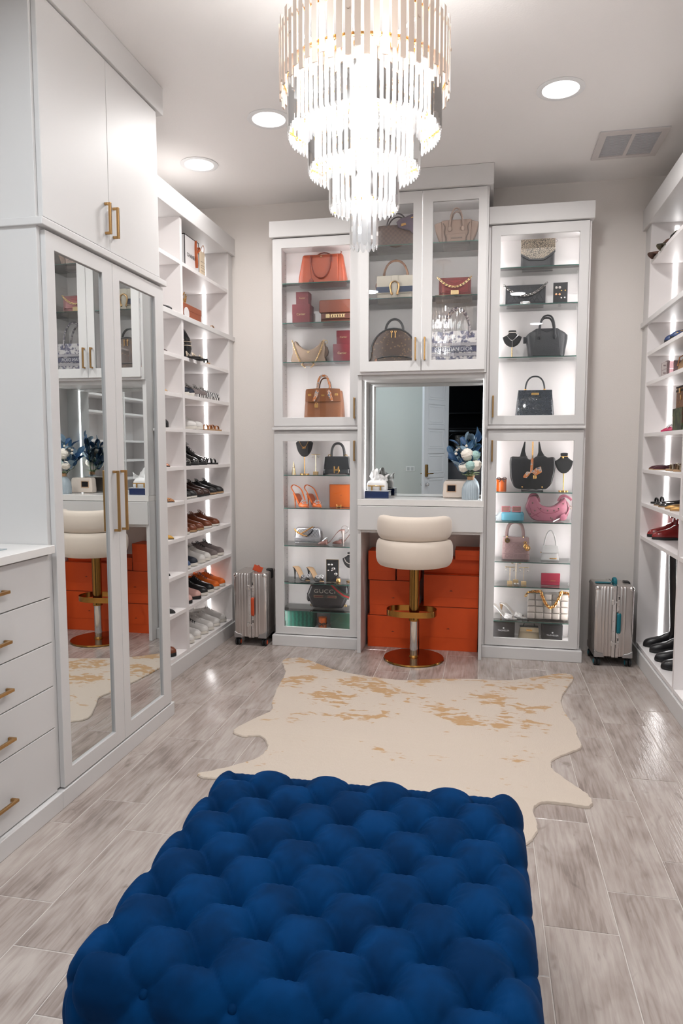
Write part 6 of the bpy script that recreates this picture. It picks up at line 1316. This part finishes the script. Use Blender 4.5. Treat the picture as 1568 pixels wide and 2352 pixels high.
# ---- left unit, column beside the wardrobe: one toe of each shows past the mirrored door
LC = [(LZ[9], BLK, 'flat', 'black pointed flat on the ledge shelf beside the wardrobe', -1.895), (LZ[8], DBR, 'flat', 'dark bow flat beside the wardrobe, below the ledge', -1.93), (LZ[7], M('gold_beige', (176, 144, 104), .4, .4), 'flat', 'gold-beige flat beside the wardrobe, third shelf down', -1.935),
      (LZ[6], BLK, 'sneaker', 'black shoe toe beside the wardrobe, fourth shelf down', -1.935), (LZ[5], M('copper_clear', (190, 128, 100), .3, .3), 'flat', 'copper flat beside the wardrobe, fifth shelf down', -1.93), (LZ[4], LEO, 'flat', 'leopard print flat beside the wardrobe', -1.905),
      (LZ[3], M('mustard', (214, 160, 52), .5), 'flat', 'mustard yellow flat beside the wardrobe', -1.915), (LZ[2], BLK, 'flat', 'small black flat beside the wardrobe, third shelf up', -1.945), (LZ[1], M('black_sequin', (60, 58, 58), .25, .6, bump=.8, bs=400), 'flat', 'black sequined flat beside the wardrobe', -1.915), (LZ[0], BRL, 'sneaker', 'brown suede shoe beside the wardrobe, bottom shelf', -1.915)]
for z, m, kd, lb, x in LC: shoe(lb, x, 4.11, z, .25, kd, (m, SOLB, DK, BLK))

# ---- left unit top shelves: gift box, cream bag, crown on an orange-brown box
t = T('gift_bag', 'white lettered gift box with black edges and copper ribbon, top left shelf', 'gift box', (-2.03, 4.52, LZ[10]))
GW = M('gift_white', (236, 232, 232), .45); t.p('box', MB().box(-.095, .095, -.115, .115, 0, .205), GW, .001, False)
e = MB()
for x in (-.096, .096):
    for y in (-.116, .113): e.box(x - .002, x + .002, y, y + .003, 0, .206)
e.box(-.097, .097, -.117, -.113, .203, .207).box(-.097, .097, .113, .117, .203, .207).box(-.097, -.094, -.117, .117, .203, .207).box(.094, .097, -.117, .117, .203, .207)
t.p('black_edge', e, BLK, smooth=False); lettering(t, 'CHANEL', .034, BLK, (.0962, -.01, .085), (0, 0, PI / 2), 1.1)
CPR = M('ribbon_copper', (172, 84, 42), .4, sheen=.3)
rb = ribbon([(.0, .0, .205), (.03, .02, .18), (.02, .0, .12)], .01)
rb = MB().tube([(.098, .055, .205), (.101, .05, .15), (.106, .052, .07), (.102, .06, .03)], .012, 6, flat=.25).tube([(.102, .05, .14), (.108, .085, .17), (.106, .1, .155), (.1, .07, .13)], .008, 6, flat=.3)
t.p('ribbon', rb, CPR)
t = T('black_gift_box', 'narrow black box leaning by the divider on the top left shelf', 'box', (-2.03, 4.355, LZ[10]))
t.p('box', MB().box(-.07, .07, -.02, .02, 0, .13), BLK, .002, False); t.p('lid', MB().box(-.072, .072, -.022, .022, .1, .133), BLK, .002, False)
t = T('paper_bag', 'cream paper gift bag with thin cord, top left shelf', 'bag', (-2.03, 4.72, LZ[10]))
CRP = M('paper_cream', (238, 218, 190), .7); t.p('bag', MB().se([(0, .09, .055, 9), (.17, .09, .05, 9), (.172, .088, .047, 9)], 32), CRP)
t.p('cord', MB().tube([(.085, -.03, .165), (.092, -.02, .2), (.095, .0, .215), (.092, .02, .2), (.085, .03, .165)], .002, 5), TAN_)
ln = MB()
for z in (.04, .06, .075, .1): ln.box(.0905, .0912, -.035, .035, z, z + .0016)
t.p('printed_lines', ln, M('print_grey', (150, 132, 116), .6))
t = T('keepsake_box', 'chestnut flat box under the gold crown on the left ledge shelf', 'box', (-2.02, 4.5, LZ[9]))
t.p('box', MB().box(-.09, .09, -.15, .15, 0, .075), M('keepsake_chestnut', (156, 76, 40), .45, var=.15, bs=20), .003, False); t.p('lid', MB().box(-.092, .092, -.152, .152, .055, .095), MC['keepsake_chestnut'], .003, False)
t.p('round_tag', MB().lathe([(.001, 0), (.04, 0), (.04, .003), (.001, .003)], 24).xf(Matrix.Translation((.092, -.1, .03)) @ Matrix.Rotation(PI / 2, 4, 'Y')), GW)
t = T('crown', 'small gold filigree crown standing on the chestnut box', 'crown', (-2.0, 4.42, LZ[9] + .0955))
cr = MB().torus((0, 0, .006), .052, .004, 'z', 28, 6)
for k in range(12):
    a = 2 * PI * k / 12; x, y = .052 * cos(a), .052 * sin(a); x2, y2 = .058 * cos(a + .26), .058 * sin(a + .26); h = .07 if k % 2 else .05
    cr.tube([(x, y, .006), (x * 1.05, y * 1.05, h * .6), (x2, y2, h)], .0028, 5).tube([(.052 * cos(a + .52), .052 * sin(a + .52), .006), (x2, y2, h * .7), (x2 * 1.02, y2 * 1.02, h)], .0024, 5).ball((x2 * 1.02, y2 * 1.02, h), .0045, nu=6, nv=4)
t.p('crown_wire', cr, GOLD); t.p('band', MB().quadring([[(r * cos(k * PI / 14), r * sin(k * PI / 14), z) for k in range(28)] for r, z in ((.05, .0), (.054, .0), (.054, .012), (.05, .012), (.05, 0))], False, False), GOLD)
sandal('beige flat sandal at the far end of the left ledge shelf', -1.925, 4.92, LZ[9], .24, M('sandal_beige', (206, 176, 150), .5), SOLT, straps=1, ankle=False)

# ---- right unit (toes point to the room, -x)
GR = 'shoes on the right shelves'
def rshoe(label, y, z, kind, cols, L_=.25, x=1.062, **kw): return shoe(label, x, y, z, L_, kind, cols, rz=PI, group=GR, **kw)
def cap_hat(label, x, y, z, mat):
    t = T('cap', label, 'hat', (x, y, z), PI); t.p('crown', MB().se([(0, .085, .078, 2), (.03, .086, .08, 2), (.065, .076, .07, 2), (.09, .05, .046, 2), (.1, .014, .013, 2)], 24), mat)
    rg = []
    for i in range(7): u = i / 6; rg.append([((.06 + .085 * u) * cos((j / 8 - .5) * 2.0 * (1 - .25 * u)) + .01, (.078 - .01 * u) * sin((j / 8 - .5) * 2.4) , .012 - .006 * u - .02 * abs(j / 8 - .5) ** 2 * 4 * u + .004) for j in range(9)])
    o = t.p('brim', MB().quadring(rg, False, False, closed=False), mat); s = o.modifiers.new('thick', 'SOLIDIFY'); s.thickness = .004
    t.p('button', MB().ball((0, 0, .101), .006), mat)
cap_hat('olive and black cap on the top right shelf', 1.16, 4.72, RZ[8], ramp2('cap_olive', (34, 34, 30), (92, 84, 60), 'noise', 8, .7, .45, .55))
cap_hat('chocolate brown cap farthest along the top right shelf', 1.15, 4.91, RZ[8], M('cap_brown', (96, 66, 54), .75))
PTN = ramp2('baroque_print', (24, 24, 36), (206, 160, 60), 'noise', 60, .4, .5, .55, c3=(210, 150, 140)); PTB = ramp2('blue_baroque', (34, 60, 110), (216, 172, 70), 'noise', 40, .4, .52, .57, c3=(180, 190, 210))
rshoe('black and gold patterned slipper on the right ledge shelf', 4.64, RZ[7], 'flat', (PTN, SOLB, DK, BLK)); rshoe('gold patterned slipper behind the first on the right ledge', 4.50, RZ[7], 'flat', (PTN, SOLB, DK, BLK))
rshoe('blue and gold patterned pump farthest on the upper right shelf', 4.92, RZ[6], 'flat', (PTB, SOLB, DK, BLK), hts=None) if False else rshoe('blue and gold patterned slipper farthest on upper right shelf', 4.92, RZ[6], 'flat', (PTB, SOLB, DK, BLK))
rshoe('large blue slipper with yellow scrolls, right shelf', 4.68, RZ[6], 'sneaker', (PTB, SOLB, DK, BLK), laces=0); rshoe('blue patterned slipper nearest the divider, right shelf', 4.54, RZ[6], 'sneaker', (PTB, SOLB, DK, BLK), laces=0)
t = T('acrylic_drawers', 'small clear pinkish acrylic box of two drawers on right shelf', 'organizer', (1.16, 4.74, RZ[5])); AC = glassy('acrylic', (.9, .82, .83), 2.0, 0, .25)
t.p('case', MB().ringbox(-.07, .07, 0, .1, -.066, .066, .004, .096, -.08, .08, ax='x'), AC)
for z in (.006, .052): d = t.p('drawer', MB().box(-.078, .07, -.064, .064, z, z + .042), AC, .001, False); link('knob', MB().box(-.086, -.078, -.012, .012, z + .018, z + .026).mesh('knob', AC), d)
t = T('woven_bag', 'tan woven leather bag beside the acrylic drawers', 'handbag', (1.19, 4.50, RZ[5]), -PI / 2)
t.p('body', MB().se([(0, .09, .07, 4), (.01, .1, .08, 4), (.06, .1, .075, 3.5), (.1, .085, .05, 3), (.125, .05, .03, 3)], 32), ramp2('woven_tan', (150, 112, 78), (196, 158, 118), 'wave', 90, .6, .4, .6, bump=.6)); t.p('flap_strap', MB().tube([(-.04, -.08, .05), (-.04, -.07, .1), (-.04, -.02, .13)], .008, 6, flat=.4), TAN_)
MGT = M('magenta_satin', (190, 24, 84), .35)
for y, lb in ((4.80, 'magenta shoe with silver bow and white heel, farther of its pair'), (4.69, 'magenta shoe with silver bow and white heel, nearer of its pair')):
    t = T('magenta_heel', lb, 'shoe', (1.09 + .19, y, RZ[4]), PI, GR); heel_shoe(t, .19, .07, (MGT, MGT, WHT), 'closed', 'none', 'bow', .012)
t = T('white_shoe_box', 'white platform box standing behind the magenta shoes', 'box', (1.27, 4.75, RZ[4] + .0), 0); t.p('box', MB().box(-.02, .06, -.08, .08, 0, .19), GW, .003, False); t.p('lid', MB().box(-.1, .062, -.085, .085, .11, .135), GW, .012)
t = T('camo_box', 'dark green camouflage box under the brown trunk', 'box', (1.2, 4.46, RZ[4])); CM = ramp2('camo', (34, 40, 26), (70, 84, 48), 'noise', 14, .5, .45, .52, c3=(92, 60, 48)); t.p('box', MB().box(-.1, .1, -.1, .1, 0, .13), CM, .002, False); t.p('lid', MB().box(-.102, .102, -.102, .102, .09, .134), CM, .002, False)
t = T('mini_trunk', 'small brown monogram trunk with dark trim on the camouflage box', 'case', (1.2, 4.455, RZ[4] + .1345)); t.p('body', MB().box(-.09, .09, -.085, .085, 0, .125), ramp2('trunk_monogram', (150, 106, 62), (112, 74, 46), 'cell', 60, .5, .2, .34), .004); t.p('trim', MB().box(-.092, .092, -.087, .087, .095, .108).box(-.0925, .0925, -.0875, .0875, .118, .127), DK, .001); t.p('lock', MB().box(-.096, -.09, -.012, .012, .085, .115), GOLD, .002); t.p('gold_tab', MB().box(-.094, -.09, -.03, -.014, .045, .075), GOLD, .002)
VLV = M('burgundy_velvet', (74, 26, 36), .8, sheen=.3); SLV = M('silver_strap', (190, 178, 160), .3, .8)
rshoe('burgundy velvet pointed flat, farther of its pair', 4.96, RZ[3], 'flat', (VLV, SOLT, DK, BLK)); rshoe('burgundy velvet pointed flat, nearer of its pair', 4.85, RZ[3], 'flat', (VLV, SOLT, DK, BLK))
sandal('metallic strappy sandal beyond the nearer one, right shelf', 1.1, 4.68, RZ[3], .25, SLV, SOLT, PI, 3, True, GR); sandal('metallic strappy sandal nearest the divider, right shelf', 1.1, 4.5, RZ[3], .25, SLV, SOLT, PI, 3, True, GR)
sandal('black flat thong sandal farthest on its right shelf', 1.08, 4.95, RZ[2], .26, BLK, SOLB, PI, 2, True, GR)
rshoe('black patent flat with sparkly bow, third from the wall', 4.78, RZ[2], 'flat', (PAT, SOLT, DK, BLK)); rshoe('black cap-toe flat, middle of the right shelf', 4.66, RZ[2], 'flat', (PAT, SOLT, DK, BLK)); rshoe('gold quilted flat beside black flats, right shelf', 4.50, RZ[2], 'flat', (M('shoe_gold', (190, 146, 84), .4, .5), SOLT, DK, BLK)); rshoe('gold quilted flat nearest the divider, right shelf', 4.38, RZ[2], 'flat', (MC['shoe_gold'], SOLT, DK, BLK))
t = T('jewelled_heel', 'black heel with gold jewelled ankle at back of right shelf', 'shoe', (1.33, 4.58, RZ[2]), PI, GR); heel_shoe(t, .18, .1, (BLK, DK, WHT), 'closed', 'sling', 'ring')
RDP = M('red_patent', (150, 8, 14), .15, coat=.8)
for y, lb in ((4.95, 'red patent pointed boot, farther of its pair'), (4.81, 'red patent pointed boot, nearer of its pair')): rshoe(lb, y, RZ[1], 'boot', (RDP, SOLB, DK, RDP), .235, x=1.065, pointed=True, shaft=(.185, .04, .058))
BT2 = M('boot_black', (26, 25, 28), .3, bump=.08, bs=30)
rshoe('tall black riding boot on the bottom right shelf, farther one', 4.94, RZ[0], 'boot', (BT2, SOLB, DK, BLK), .24, x=1.065, shaft=(.66, .042, .056)); rshoe('tall black riding boot on the bottom right shelf, nearer one', 4.80, RZ[0], 'boot', (BT2, SOLB, DK, BLK), .24, x=1.075, shaft=(.65, .042, .056))
rshoe('black loafer on the bottom right shelf beside the tall boots', 4.60, RZ[0], 'dress', (BT2, SOLB, DK, BLK), .26, laces=0); rshoe('black loafer nearest the divider on the bottom right shelf', 4.44, RZ[0], 'dress', (BT2, SOLB, DK, BLK), .26, laces=0)
